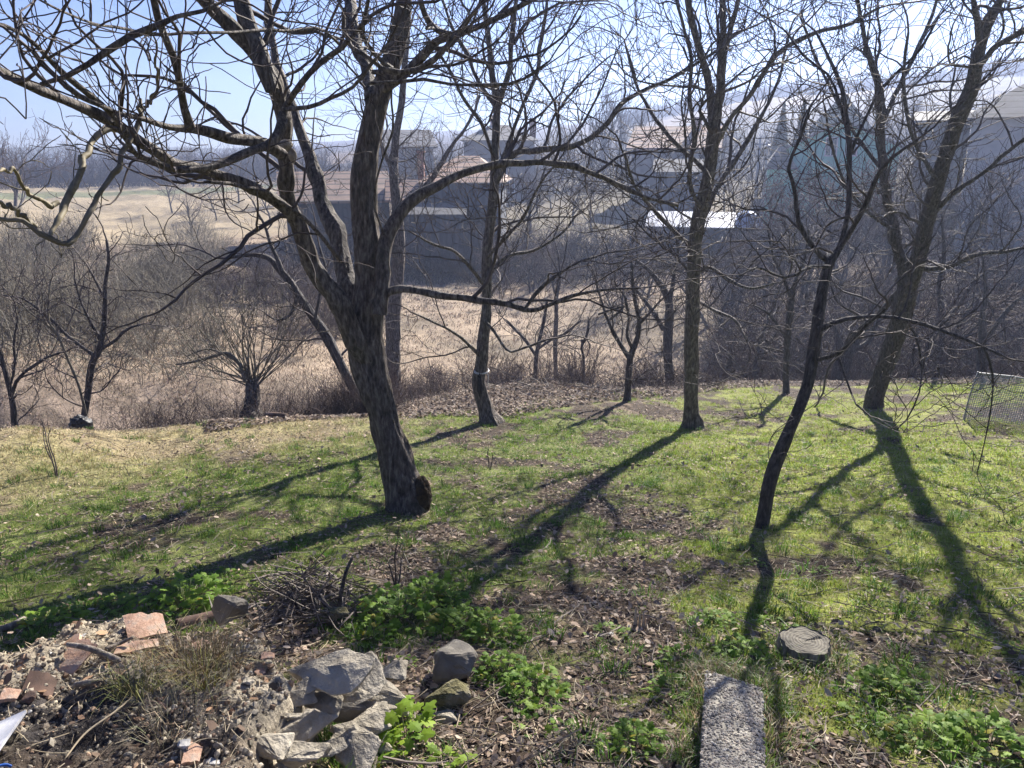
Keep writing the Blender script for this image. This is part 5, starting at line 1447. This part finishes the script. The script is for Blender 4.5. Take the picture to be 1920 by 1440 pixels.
rock(724, 1312, 90, 70, 'light grey stone at the right end of the stacked slabs', thick=.4, off=.08, tilt=(.4, .3), yaw=-.3, seed=6, group=DS)
rock(692, 1372, 85, 80, 'blocky grey stone in the middle of the dry wall face', thick=.7, off=.04, tilt=(.2, .1), yaw=.5, seed=7, group=DS)
rock(672, 1425, 80, 70, 'dark streaked stone at the foot of the dry wall by the bottom edge', thick=.7, off=.04, tilt=(.2, -.2), yaw=1.2, seed=8, group=DS)
rock(505, 1405, 70, 100, 'crumbly pale mortar block at the bottom left of the dry wall', thick=.6, off=.20, tilt=(.2, .1), yaw=1.4, seed=9, group=DS)
rock(640, 1345, 80, 60, 'shadowed stone in the gap between the largest slab and the long flat slab', mat='stone_dark', thick=.6, off=.08, seed=10, group=DS)
rock(742, 1262, 60, 60, 'small angular light stone above the right end of the slabs', thick=.6, off=.06, tilt=(.2, .1), seed=11, group=DS)
rock(845, 1262, 92, 90, 'big dark grey boulder with a pale vein standing among the herbs', mat='stone_dark', thick=.95, off=.02, tilt=(.1, .15), yaw=.4, seed=12)
rock(832, 1322, 100, 62, 'low mossy stone in front of the dark grey boulder', mat='stone_moss', thick=.55, off=0, yaw=.2, seed=13)
rock(822, 1350, 60, 24, 'thin pale slab lying under the mossy stone', thick=.3, off=0, yaw=.1, seed=33)
rock(434, 1162, 78, 66, 'dark grey pointed stone behind the curved clay tile', mat='stone_dark', thick=.8, off=.14, tilt=(0, .3), seed=14)
rock(626, 1162, 62, 40, 'small greenish stone beneath the twig pile', mat='stone_moss', thick=.5, off=.03, seed=15)
rock(346, 1398, 30, 26, 'smooth pale pebble on the footing in the lower left', mat='pebble', thick=.7, seed=16, onr=True)
rock(400, 1432, 32, 24, 'flat pale pebble at the bottom edge left of the mortar block', mat='pebble', thick=.6, seed=17, onr=True)
rock(156, 1193, 20, 14, 'grey pebble near the back edge of the footing', mat='pebble', thick=.6, seed=18, onr=True)
rock(414, 1397, 12, 10, 'tiny white pebble between the two pale pebbles', mat='pebble', thick=.7, seed=19, onr=True)
rock(465, 1280, 30, 24, 'small cracked pale stone above the mortar edge', thick=.6, seed=20, onr=True)
rock(55, 1310, 34, 30, 'reddish brown broken stone at the left edge', mat='clay_dark', thick=.7, seed=21, onr=True)
rock(1146, 1190, 13, 11, 'white round pebble on bare soil left of the wood splinter', mat='pebble', thick=.8, seed=22)
rock(1182, 1177, 12, 9, 'white pebble touching the wood splinter', mat='pebble', thick=.8, seed=23)
rock(1412, 1205, 24, 14, 'flat pale stone in the grass left of the stump', mat='pebble', thick=.4, seed=24)
rock(1365, 1117, 10, 7, 'pinkish pebble in the grass above the stump', mat='pebble', thick=.6, seed=25)
SLAB = ['thin slab directly under the left corner of the largest slab', 'thin slab under the middle of the largest slab', 'small flat slab below the upright leaning slab',
        'dark thin slab in the shaded gap above the long flat slab', 'broad flat slab on the right face of the dry wall', 'flat slab low in the middle of the dry wall face', 'small dark slab nearest the bright large leaved herb',
        'short slab between the broad flat slab and the blocky stone', 'thin slab just above the jagged pale stone', 'small slab resting left of the long flat slab', 'narrow slab at the lower right foot of the dry wall']
for k, (px, py, w, h, of, mt) in enumerate(((560, 1300, 80, 34, .22, 'stone'), (612, 1325, 90, 36, .17, 'stone'), (655, 1318, 60, 30, .17, 'stone'), (600, 1350, 70, 28, .14, 'stone_dark'),
      (700, 1340, 80, 34, .08, 'stone'), (640, 1390, 80, 36, .10, 'stone'), (715, 1345, 50, 30, .07, 'stone_dark'), (655, 1372, 66, 28, .12, 'stone'), (620, 1405, 60, 34, .1, 'stone'), (540, 1350, 56, 30, .2, 'stone'), (700, 1405, 50, 40, .03, 'stone'))):
    rock(px, py, w, h, SLAB[k], mat=mt, thick=.30, off=of, tilt=(R4.uniform(.15, .55), R4.uniform(-.3, .2)), yaw=R4.uniform(-.4, 1.0), seed=70 + k, group='thin slabs in the dry wall face')
for i in range(44):      # crumbs of mortar and pebbles on the footing
    px, py = R4.uniform(20, 545), R4.uniform(1185, 1438)
    d = float(poly_mask(*[np.array([[q]]) for q in gp(px, py, RH)[:2]], poly)[0, 0])
    if d < .03: continue
    rock(px, py, R4.uniform(7, 17), R4.uniform(6, 12), 'small mortar crumb lying on the crumbling footing', mat=R4.choice(['stone', 'pebble', 'clay', 'clay_dark', 'stone']), thick=.6, seed=50 + i % 12, onr=True,
         yaw=R4.uniform(0, 3), group='mortar crumbs on the footing', name='mortar_crumb', cat='rubble')

def tile_piece(px, py, L, Wd, label, rad, yaw, tilt=(0, 0), mat='clay', thick=.014, arc=1.0, onr=True, lift=.012, name='roof_tile', seed=1, group=None):
    """curved fragment with a ragged outline"""
    p = rub_z(px, py) if onr else gp(px, py)
    rs = np.random.default_rng(seed); nu, nv = 16, 14
    V = []
    e0 = np.convolve(rs.normal(0, .03, nu + 2), [.3, .4, .3], 'valid') + .07 * np.linspace(-1, 1, nu); e1 = np.convolve(rs.normal(0, .05, nu + 2), [.3, .4, .3], 'valid') + .12 * np.linspace(1, -1, nu)
    for k in range(2):
        for a in range(nu):
            for b in range(nv):
                u = a / (nu - 1) - .5; t = b / (nv - 1); v = (-.5 + e0[a]) * (1 - t) + (.5 + e1[a]) * t
                th = u * arc * 2; r_ = rad - (thick if k else 0)
                V.append((r_ * math.sin(th) * (Wd / (2 * rad * math.sin(min(arc, 1.5)))), v * L, r_ * math.cos(th) - rad * math.cos(arc)))
    F = []
    for a in range(nu - 1):
        for b in range(nv - 1):
            q = a * nv + b; F.append((q, q + nv, q + nv + 1, q + 1)); q += nu * nv; F.append((q, q + 1, q + nv + 1, q + nv))
    N0 = nu * nv
    for b in range(nv - 1):
        F.append((b, b + 1, N0 + b + 1, N0 + b)); q = (nu - 1) * nv + b; F.append((q, N0 + q, N0 + q + 1, q + 1))
    for a in range(nu - 1):
        q = a * nv; F.append((q, N0 + q, N0 + q + nv, q + nv)); q = a * nv + nv - 1; F.append((q, q + nv, N0 + q + nv, N0 + q))
    o = mesh_np(name, V, [np.array(F)], M[mat], None, False)
    o.location = (p[0], p[1], p[2] + lift); o.rotation_euler = (tilt[0], tilt[1], yaw)
    tag(o, label, 'roof tile', group); return o
tile_piece(132, 1238, .17, .15, 'curved orange roof tile fragment under the weathered stick', .11, -.35, (.35, -.1), arc=.45, seed=1, lift=.01)
tile_piece(275, 1184, .14, .15, 'salmon coloured broken roof tile lying at the middle of the footing', .10, .6, (.25, .15), arc=.5, seed=2, lift=.025)
tile_piece(378, 1168, .22, .11, 'dark old half round ridge tile beside the pointed grey stone', .06, -1.2, (.05, .05), 'clay_dark', arc=1.4, seed=3, lift=.0)
tile_piece(262, 1215, .06, .14, 'narrow orange tile strip in front of the salmon coloured tile', .08, .5, (.1, .1), arc=.3, seed=4)
tile_piece(20, 1307, .05, .06, 'orange tile bit at the left picture edge', .05, .2, (.1, .1), arc=.4, seed=5)
tile_piece(492, 1265, .035, .04, 'small orange tile chip near the right rim of the footing', .05, .9, (.1, .1), arc=.4, seed=6)
tile_piece(503, 1234, .03, .05, 'thin orange tile chip at the back right rim of the footing', .05, .2, (.2, .1), arc=.4, seed=7)
tile_piece(375, 1215, .06, .09, 'brown tile flake in front of the half round tile', .05, 1.2, (.1, .1), 'clay', arc=.4, seed=8)
tile_piece(362, 1418, .07, .05, 'reddish tile chip beside the smooth pale pebble', .05, .2, (.1, .2), arc=.4, seed=9)
tile_piece(75, 1285, .10, .10, 'dark curled bark like tile piece left of the orange tile fragment', .12, .3, (.2, .4), 'clay_dark', arc=.45, seed=10, lift=0)
tile_piece(230, 1222, .05, .06, 'orange crumb of tile under the thin stick', .05, 2., (.1, .1), arc=.4, seed=11)

def stick(name, pts, label, mat='wood_old', onr=True, cat='stick', k=9, lift=.02):
    P = []
    for px, py, w, up in pts:
        q = rub_z(px, py, up + lift) if onr else gp(px, py, up + lift)
        P.append([*q, w / 2 / FPX * (q - CAM).dot(np.array([0, CP, -SP]))])
    cc = catmull(np.array(P), 16); tb = Tubes(); tb.add(cc[:, :3], cc[:, 3], k)
    V, F = tb.arrays(); n = len(V)
    F.append(np.arange(k)[::-1][None, :])
    o = mesh_np(name, V, F, M[mat], None, True, origin=cc[0, :3]); tag(o, label, cat); return o
stick('stick', [(126, 1208, 9, .05), (165, 1215, 11, .04), (200, 1228, 12, .02), (226, 1240, 12, .01)], 'thick weathered stick lying across the orange tile fragment')
stick('stick', [(198, 1216, 6, .02), (225, 1206, 7, .02), (250, 1195, 6, .02)], 'thin grey stick between the two broken tiles')
stick('root_end', [(142, 1284, 11, 0.01), (165, 1280, 11, .02), (192, 1276, 6, .01)], 'short hollow root end below the orange tile fragment')
stick('stick', [(120, 1425, 3, .01), (160, 1375, 4, .02), (215, 1335, 4, .02), (250, 1305, 3, .02)], 'long pale straw stalk crossing the dark earth hollow', 'drystraw')
stick('board', [(0, 1180, 11, 0), (25, 1172, 13, 0), (45, 1160, 10, 0)], 'pale split board end at the left picture edge behind the footing', onr=False)
# corner of a speckled white board
bq = [rub_z(px, py, .03) for px, py in ((-150, 1362), (56, 1364), (2, 1440), (-60, 1530), (-260, 1530))]
V = np.array(bq); zc = V[:, 2].mean(); A = np.c_[V[:, :2], np.ones(5)]; co, *_ = np.linalg.lstsq(A, V[:, 2], rcond=None); V[:, 2] = A @ co + .03
V2 = V.copy(); V2[:, 2] -= .012
mbb = MB().add(np.vstack([V, V2]), [(4, 3, 2, 1, 0), (5, 6, 7, 8, 9)] + [(i, (i + 1) % 5, 5 + (i + 1) % 5, 5 + i) for i in range(5)])
o = mbb.build('board_sheet', M['plastic_white'], None, V[0]); tag(o, 'corner of a white speckled board in the lower left corner', 'board')
stick('plastic_strap', [(-10, 1438, 5, .03), (10, 1434, 6, .04), (22, 1437, 5, .03)], 'bit of blue plastic strap at the lower left corner', 'blue', cat='strap')

# dry grass tussock on the footing
def tussock(px, py, n, H, S, c1, label, seed, w=.0022):
    rg = np.random.default_rng(seed); p = rub_z(px, py)
    root = empty('grass_tussock', p, label, 'grass tuft')
    cx_ = np.full(1, p[0]); cy_ = np.full(1, p[1])
    V, Q, T, C = tufts('x', cx_, cy_, n, H, S, w, np.array([c1]), .3, rg, M['straw'], lean=1.5, build=False)
    # carry to the footing's surface
    base = zt(V[:, 0], V[:, 1]); V[:, 2] += p[2] - float(zt(p[0], p[1]))
    V = V - p[None]; mesh_np('blades', V, [Q, T], M['straw'], root, False, col=C)
tussock(350, 1240, 420, .16, .16, (.30, .23, .12), 'big brown dry grass tussock in the middle of the footing', 3)
tussock(395, 1265, 260, .14, .12, (.26, .21, .11), 'dry grass tussock on the right half of the footing', 4)
tussock(255, 1290, 200, .11, .08, (.20, .20, .07), 'olive green grass tussock above the dark earth hollow', 5)
tussock(378, 1285, 70, .14, .05, (.28, .26, .05), 'yellow green grass tussock in the middle of the dry one', 6)
tussock(430, 1230, 150, .08, .12, (.24, .2, .13), 'short grey brown grass at the back right of the footing', 7)
tussock(330, 1350, 180, .12, .14, (.30, .25, .16), 'pale straw strands hanging over the front of the footing', 8)
rg = np.random.default_rng(88)
# straw, leaves on the footing
m = 900; px_ = rg.uniform(-60, 560, m); ang = rg.uniform(0, 6.28, m)
fx = rg.uniform(pa[:, 0].min(), pa[:, 0].max(), 3000); fy = rg.uniform(pa[:, 1].min(), pa[:, 1].max(), 3000)
dd = poly_mask(fx[None], fy[None], poly)[0]; fx, fy, dd = fx[dd > .03], fy[dd > .03], dd[dd > .03]
hh = rub_h(fx, fy, dd, sm(-.05, .07, dd)) 
z0 = zt(fx, fy) + hh
tb = Tubes()
for i in range(min(len(fx), 420)):
    a = rg.uniform(0, 6.28); l = rg.uniform(.03, .12); d = np.array([math.cos(a), math.sin(a), rg.normal(0, .15)]); s = np.array([-d[1], d[0], .3]) * rg.normal(0, .25) * l
    t = np.array([-.5, -.15, .2, .5])[:, None]; p = np.array([fx[i], fy[i], z0[i] + .012]); tb.add(p + d * l * t + s * t * t, np.full(4, rg.uniform(.0008, .002)), 3)
o = tb.build('straw', M['drystraw'], smooth=False); o['kind'] = 'stuff'
sel = slice(1100, 1240); lx, ly = fx[sel], fy[sel]
if len(lx): leaves('leaf_litter', lx, ly, .04, [(.28, .17, .10), (.2, .14, .1), (.4, .25, .15), (.1, .08, .06)], rg, M['litter'], .02, off=hh[sel] + .004)

def gravel(name, x, y, z, smin, smax, pal, seed):
    rs = np.random.default_rng(seed); m = len(x)
    ico = bmesh.new(); bmesh.ops.create_icosphere(ico, subdivisions=1, radius=1)
    iv = np.array([v.co for v in ico.verts]); it = np.array([[v.index for v in f.verts] for f in ico.faces]); ico.free()
    s = smin + (smax - smin) * rs.uniform(0, 1, m) ** 3
    X = iv[None] * s[:, None, None] * rs.uniform(.7, 1.3, (m, len(iv), 1)) * rs.uniform(.6, 1.2, (m, 1, 3))
    X = X + np.stack([x, y, z], 1)[:, None, :]
    pal = np.array(pal); C = np.repeat(pal[rs.integers(0, len(pal), m)] * rs.uniform(.6, 1.3, (m, 1)), len(iv), 0)
    o = mesh_np(name, X.reshape(-1, 3), [(it[None] + (np.arange(m) * len(iv))[:, None, None]).reshape(-1, 3)], M['litter'], None, False, col=C); o['kind'] = 'stuff'
rg = np.random.default_rng(55)
qx = rg.uniform(pa[:, 0].min(), pa[:, 0].max(), 26000); qy = rg.uniform(pa[:, 1].min(), pa[:, 1].max(), 26000)
dq = poly_mask(qx[None], qy[None], poly)[0]; kq = (dq > -.06) & (rg.uniform(0, 1, len(qx)) < .25 + 1.2 * (fbm(qx * 3, qy * 3, 151) - .35)); qx, qy, dq = qx[kq], qy[kq], dq[kq]
dq = dq + (fbm(qx * 6, qy * 6, 131, 3) - .5) * .12; tq = sm(-.05, .07, dq)
gravel('gravel', qx, qy, zt(qx, qy) + rub_h(qx, qy, dq, tq) - .05 * (1 - tq) + .001, .002, .014, [(.38, .33, .25), (.31, .27, .20), (.44, .39, .31), (.36, .31, .24), (.20, .165, .13), (.32, .22, .15)], 3)
qx, qy, _ = sample_ground(9000, rg, rr=(1.7, 6)); gravel('gravel', qx, qy, zt(qx, qy) + .001, .002, .008, [(.12, .085, .06), (.2, .15, .11), (.07, .05, .04), (.3, .25, .2)], 4)
# ------------------------------------------------------------------ twig pile behind the stones
stick('broken_stick', [(565, 1156, 13, 0), (556, 1135, 12, .06), (548, 1120, 11, .10), (541, 1108, 9, .13)], 'short dark broken stem sticking up left in the twig pile', 'bark_dark', False)
stick('broken_stick', [(622, 1150, 9, 0), (608, 1130, 9, .06), (600, 1115, 7, .10)], 'dark forked dead stem in the middle of the twig pile', 'bark_dark', False)
stick('broken_stick', [(636, 1142, 9, 0), (640, 1110, 8, .10), (648, 1075, 7, .2), (661, 1044, 5, .28)], 'thin upright broken stick at the right of the twig pile', 'bark', False)
stick('broken_stick', [(585, 1150, 11, 0), (592, 1136, 10, .04), (588, 1122, 8, .08)], 'stubby dark stem between the other stems of the twig pile', 'bark_dark', False)
stick('fallen_branch', [(470, 1090, 5, .02), (510, 1078, 5, .02), (560, 1076, 5, .02), (630, 1080, 4, .02)], 'long thin fallen branch lying behind the twig pile', 'wood_old', False)
stick('fallen_branch', [(520, 1160, 5, .02), (560, 1145, 5, .03), (610, 1120, 5, .05), (660, 1105, 4, .03)], 'fallen branch lying across the twig pile', 'wood_old', False)
bx, by = [], []
for i in range(420):
    p = gp(R4.gauss(585, 48), R4.gauss(1140, 26)); bx.append(p[0]); by.append(p[1])
sticks('twig_pile', np.array(bx), np.array(by), .22, .0032, None, rg, M['drytwig'], up=.35, off=.02)
bx, by = [], []
for i in range(500):
    p = gp(R4.gauss(1000, 110), R4.gauss(716, 8)); bx.append(p[0]); by.append(p[1])
sticks('twig_pile', np.array(bx), np.array(by), .6, .006, None, rg, M['drytwig'], up=.4, off=.05)

# ------------------------------------------------------------------ tree stump
def stump():
    p = gp(1506, 1231); dd = (p - CAM).dot(np.array([0, CP, -SP])); R = 43 / FPX * dd; H = .09
    root = empty('tree_stump', p, 'old sawn tree stump with grey cracked top in the lower right grass', 'tree stump')
    k = 64; th = np.arange(k) * 2 * math.pi / k
    rings = []
    for z in np.linspace(-.05, H, 14):
        f = (1 + .28 * math.exp(-(z + .02) / .05)); rr = R * f * (1 + .05 * np.sin(th * 5 + 1) + .03 * np.sin(th * 11) + .10 * (vnoise(np.cos(th) * 9 + 20, np.sin(th) * 9 + z * 4 + 20, 5) - .5))
        rings.append(np.stack([rr * np.cos(th), rr * np.sin(th), np.full(k, z)], 1))
    V = np.concatenate(rings); i = np.arange(13)[:, None]; j = np.arange(k)[None]; j2 = (j + 1) % k
    F = np.stack([i * k + j, i * k + j2, (i + 1) * k + j2, (i + 1) * k + j], -1).reshape(-1, 4)
    mesh_np('bark', V, [F], M['wood_old'], root, True)
    outer = rings[-1]; T = [np.array([[0, 0, H]])]; Fs = []; nr = 12
    rad = np.linspace(.08, .985, nr); P = []
    for q in rad:
        w = outer * q; w[:, 2] = H - .004 + .006 * (vnoise(w[:, 0] * 60 + 9, w[:, 1] * 60 + 9, 3) - .5)
        a = np.abs(((th - .35 + math.pi) % (2 * math.pi)) - math.pi); w[:, 2] -= .02 * np.exp(-(a / .09) ** 2) * (q < .8)
        P.append(w)
    V = np.concatenate(P + [np.array([[0, 0, H - .01]])]); i = np.arange(nr - 1)[:, None]
    F = np.stack([i * k + j, i * k + j2, (i + 1) * k + j2, (i + 1) * k + j], -1).reshape(-1, 4)
    C = np.stack([np.arange(k), (np.arange(k) + 1) % k, np.full(k, nr * k)], 1)
    m, t, b = newmat('stump_top'); tc = t.nodes.new('ShaderNodeTexCoord')
    wv = N(t, 'ShaderNodeTexWave', wave_type='RINGS', rings_direction='Z', Scale=22.0, Distortion=3.0, Detail=3.0)
    wv.inputs['Detail Scale'].default_value = 2
    t.links.new(tc.outputs['Object'], wv.inputs['Vector'])
    t.links.new(ramp(t, wv.outputs['Fac'], [(.2, (.12, .105, .08)), (.8, (.19, .17, .13))]), b.inputs['Base Color']); b.inputs['Roughness'].default_value = .9
    bump(t, b, wv.outputs['Fac'], .3, .004)
    mesh_np('cut_face', V, [F, C[:, ::-1]], m, root, True)
stump()

# ------------------------------------------------------------------ concrete beam with washed pebbles
def beam():
    H = .16
    q = [gp(px, py, H) for px, py in ((1322, 1256), (1432, 1290), (1440, 1520), (1304, 1520))]
    p = q[0]; root = empty('concrete_beam', p, 'concrete beam with rough pebbled top running out of the bottom edge', 'concrete beam')
    a, b = q[0], q[3]; w = np.array(q[1]) - np.array(q[0])
    n1, n2 = 30, 150; U = np.linspace(0, 1, n1)[:, None, None]; T = np.linspace(0, 1, n2)[None, :, None]
    A = np.array(q[0]) * (1 - T) + np.array(q[3]) * T; Bq = np.array(q[1]) * (1 - T) + np.array(q[2]) * T
    G = A * (1 - U) + Bq * U; G[..., 2] += .008 * (vnoise(G[..., 0] * 40, G[..., 1] * 40, 3) - .5)
    eu = np.abs(U[..., 0] * 2 - 1) ** 6 * np.sign(U[..., 0] - .5)
    G[:, :, 0] -= eu * .035 * fbm(T[..., 0] * 22 + U[..., 0] * 0 + 4, U[..., 0] * 2 + 3, 8) ** 1.5
    G[:, :, 2] -= np.abs(eu) * .022 * fbm(T[..., 0] * 34 + U[..., 0] * 0 + 9, U[..., 0] * 2 + 3, 18)
    et = np.clip(1 - T[..., 0] * 40, 0, 1); G[:, :, 1] -= et * .03 * fbm(U[..., 0] * 9 + T[..., 0] * 0 + 2, U[..., 0] * 0 + 7, 28); G[:, :, 2] -= et * .012
    V = G.reshape(-1, 3); i = np.arange(n1 - 1)[:, None]; j = np.arange(n2 - 1)[None]
    F = np.stack([i * n2 + j, i * n2 + j + 1, (i + 1) * n2 + j + 1, (i + 1) * n2 + j], -1).reshape(-1, 4)
    lo = V.copy(); lo[:, 2] -= H + .12; N0 = len(V)
    S = []
    for jj in range(n2 - 1):
        S.append((jj, jj + N0, jj + 1 + N0, jj + 1)); q_ = (n1 - 1) * n2 + jj; S.append((q_, q_ + 1, q_ + 1 + N0, q_ + N0))
    for ii in range(n1 - 1):
        q_ = ii * n2; S.append((q_, q_ + n2, q_ + n2 + N0, q_ + N0))
    col = np.tile([[.27, .25, .21]], (2 * N0, 1)) * (0.8 + .4 * vnoise(np.tile(V[:, 0], 2) * 30, np.tile(V[:, 1], 2) * 30, 9))[:, None]
    Vs = [np.vstack([V, lo])]; Fs = [F[:, ::-1], np.array(S)]; Cs = [col]; off = 2 * N0
    rs = np.random.default_rng(4)
    ico = bmesh.new(); bmesh.ops.create_icosphere(ico, subdivisions=1, radius=1)
    iv = np.array([v.co for v in ico.verts]); it = np.array([[v.index for v in f.verts] for f in ico.faces]); ico.free()
    m = 3600; u, t = rs.uniform(.02, .98, m), rs.uniform(.005, 1, m)
    c = (np.array(q[0]) * (1 - t[:, None]) + np.array(q[3]) * t[:, None]) * (1 - u[:, None]) + (np.array(q[1]) * (1 - t[:, None]) + np.array(q[2]) * t[:, None]) * u[:, None]
    s = rs.uniform(.003, .0078, m); yaw = rs.uniform(0, 6.28, m); el = rs.uniform(.55, 1, m)
    X = iv[None] * s[:, None, None] * rs.uniform(.8, 1.2, (m, 12 if len(iv) == 12 else len(iv), 1)); X[..., 1] *= el[:, None]; X[..., 2] *= .7
    cx_, sx_ = np.cos(yaw)[:, None], np.sin(yaw)[:, None]; X0 = X[..., 0] * cx_ - X[..., 1] * sx_; X1 = X[..., 0] * sx_ + X[..., 1] * cx_
    X = np.stack([X0, X1, X[..., 2]], -1) + c[:, None, :] + np.array([0, 0, .001])
    pal = np.array([(.36, .33, .28), (.30, .28, .245), (.42, .39, .335), (.22, .20, .175), (.34, .29, .24)])
    Vs.append(X.reshape(-1, 3)); Fs.append((it[None] + (np.arange(m) * len(iv))[:, None, None]).reshape(-1, 3) + off)
    Cs.append(np.repeat(pal[rs.integers(0, 5, m)] * rs.uniform(.7, 1.2, (m, 1)), len(iv), 0))
    M['washed'] = mat_col('washed_concrete', .85, .2, nscale=60, namp=.25)
    mesh_np('beam', np.concatenate(Vs) - p[None], [Fs[0], Fs[1], Fs[2]], M['washed'], root, False, col=np.concatenate(Cs))
beam()

rg = np.random.default_rng(66)
ex, ey = [], []
for (xa, ya), (xb, yb) in (((1322, 1256), (1304, 1520)), ((1432, 1290), (1440, 1520)), ((1322, 1256), (1432, 1290))):
    A_, B_ = gp(xa, ya, .0), gp(xb, yb, .0)
    for i in range(75):
        t = rg.uniform(0, 1) ** 1.3; q = A_ * (1 - t) + B_ * t; ex.append(q[0] + rg.normal(0, .035)); ey.append(q[1] + rg.normal(0, .03) - .02)
q = gp(1506, 1231)
for i in range(60):
    a = rg.uniform(0, 6.28); ex.append(q[0] + .15 * math.cos(a) + rg.normal(0, .02)); ey.append(q[1] + .15 * math.sin(a) + rg.normal(0, .02))
ex, ey = np.array(ex), np.array(ey)
col = np.where(rg.uniform(0, 1, (len(ex), 1)) < .55, np.array([[.12, .19, .035]]), np.array([[.36, .29, .18]]))
tufts('grass', ex, ey, 14, rg.uniform(.05, .12, len(ex)), .035, .0036, col, .25, rg, M['blade'], lean=1.3)
# splinter of wood, log on the lawn edge, black bag, wire panel
def splinter():
    p = gp(1198, 1178); root = empty('wood_splinter', p, 'upright pale splintered piece of wood on bare soil', 'wood splinter')
    mb = MB()
    for dx, w, h in ((-.02, .022, .13), (.0, .02, .085), (.02, .022, .10), (.035, .012, .06)):
        mb.add([(dx - w / 2, -.012, -.02), (dx + w / 2, -.012, -.02), (dx + w / 2, .012, -.02), (dx - w / 2, .012, -.02), (dx - w * .2, -.006, h), (dx + w * .15, -.004, h * .97), (dx, .008, h * .9)],
               [(0, 1, 5, 4), (1, 2, 6, 5), (2, 3, 6), (3, 0, 4, 6), (4, 5, 6)])
    mb.build('wood', M['cutwood2'], root)
M['cutwood2'] = mat_noise('pale_wood', (.36, .29, .21), (.52, .43, .33), 20, .8, .2, .004)
splinter()
stick('log', [(498, 779, 15, .03), (510, 780, 16, .03), (525, 780, 16, .03), (536, 781, 13, .03)], 'short brown log lying on the left lawn edge near the pollarded willow', 'clay_dark', False, 'log')
def bag():
    p = gr(101, 11.15); V, F = blob(.14, .12, .13, .35, 46, 34, 22, 2.2)
    m, t, b = newmat('black_plastic'); b.inputs['Base Color'].default_value = (.012, .012, .014, 1); b.inputs['Roughness'].default_value = .5
    bump(t, b, noise(t, 14, 5), .6, .03)
    o = mesh_np('plastic_bag', V, [F], m, None, True); o.location = p + np.array([0, 0, .10]); tag(o, 'black plastic rubbish bag behind the left lawn edge', 'bag')
bag()
def panel():
    a = gp(1806, 786); bq_ = gp(1960, 803)
    d = bq_ - a; L = math.hypot(d[0], d[1]); ya = math.atan2(d[1], d[0])
    ra = math.hypot(a[0], a[1]); H = zpix(1815, 697, ra) - a[2]
    root = empty('wire_fence', a, 'fine wire mesh panel standing at the right picture edge', 'wire fence', rz=ya)
    tb = Tubes(); x = 0
    while x < L: tb.add(np.array([(x, 0, .0), (x + .03, .0, H / 2), (x + .08, 0, H)]), np.full(3, .0052), 3); x += .026
    z = .02
    while z < H: tb.add(np.array([(z / H * .08, .003, z), (L / 2, .003, z), (L, .003, z)]), np.full(3, .0052), 3); z += .026
    tb.build('mesh', M['wire'], root, smooth=False)
    for nm, P in (('post', [(0, 0, -.1), (.03, 0, H / 2), (.08, 0, H + .02)]), ('rail', [(.08, 0, H), (L / 2, 0, H + .01), (L, 0, H - .02)])):
        t2 = Tubes(); t2.add(np.array(P), np.full(3, .012), 8); t2.build(nm, M['wire'], root)
M['wire'] = mat_noise('galvanised_wire', (.26, .26, .26), (.38, .38, .38), 3, .5, 0, spec=.6)
panel()

# ------------------------------------------------------------------ far hills and the air
def far_hill():
    az = np.linspace(PXA(-400), PXA(900), 120); rr = np.array([400, 415, 430, 440])
    prf = np.array([0, .7, 1, .5])
    V = []
    for a in az:
        h = 2.5 + 5 * fbm(np.array([a * 6 + 3]), np.array([.5]), 201)[0]
        for r_, f in zip(rr, prf): V.append((r_ * math.sin(a), r_ * math.cos(a), -30 + (h + 30) * f))
    i = np.arange(119)[:, None]; j = np.arange(3)[None]
    F = np.stack([i * 4 + j, i * 4 + j + 1, (i + 1) * 4 + j + 1, (i + 1) * 4 + j], -1).reshape(-1, 4)
    o = mesh_np('distant_hills', np.array(V), [F[:, ::-1]], mat_noise('far_forest', (.05, .055, .04), (.08, .08, .06), .004, 1, 0), None, True); o['kind'] = 'structure'
far_hill()
def haze():
    mb = MB().box(-470, 470, -460, 470, -14, 42)
    m = bpy.data.materials.new('haze'); m.use_nodes = True; t = m.node_tree; t.nodes.clear()
    o_ = t.nodes.new('ShaderNodeOutputMaterial'); v = t.nodes.new('ShaderNodeVolumePrincipled')
    v.inputs['Color'].default_value = (.44, .53, .78, 1); v.inputs['Density'].default_value = .0015; v.inputs['Anisotropy'].default_value = .5
    t.links.new(v.outputs[0], o_.inputs['Volume'])
    o = mb.build('haze', m); o['kind'] = 'stuff'
haze()
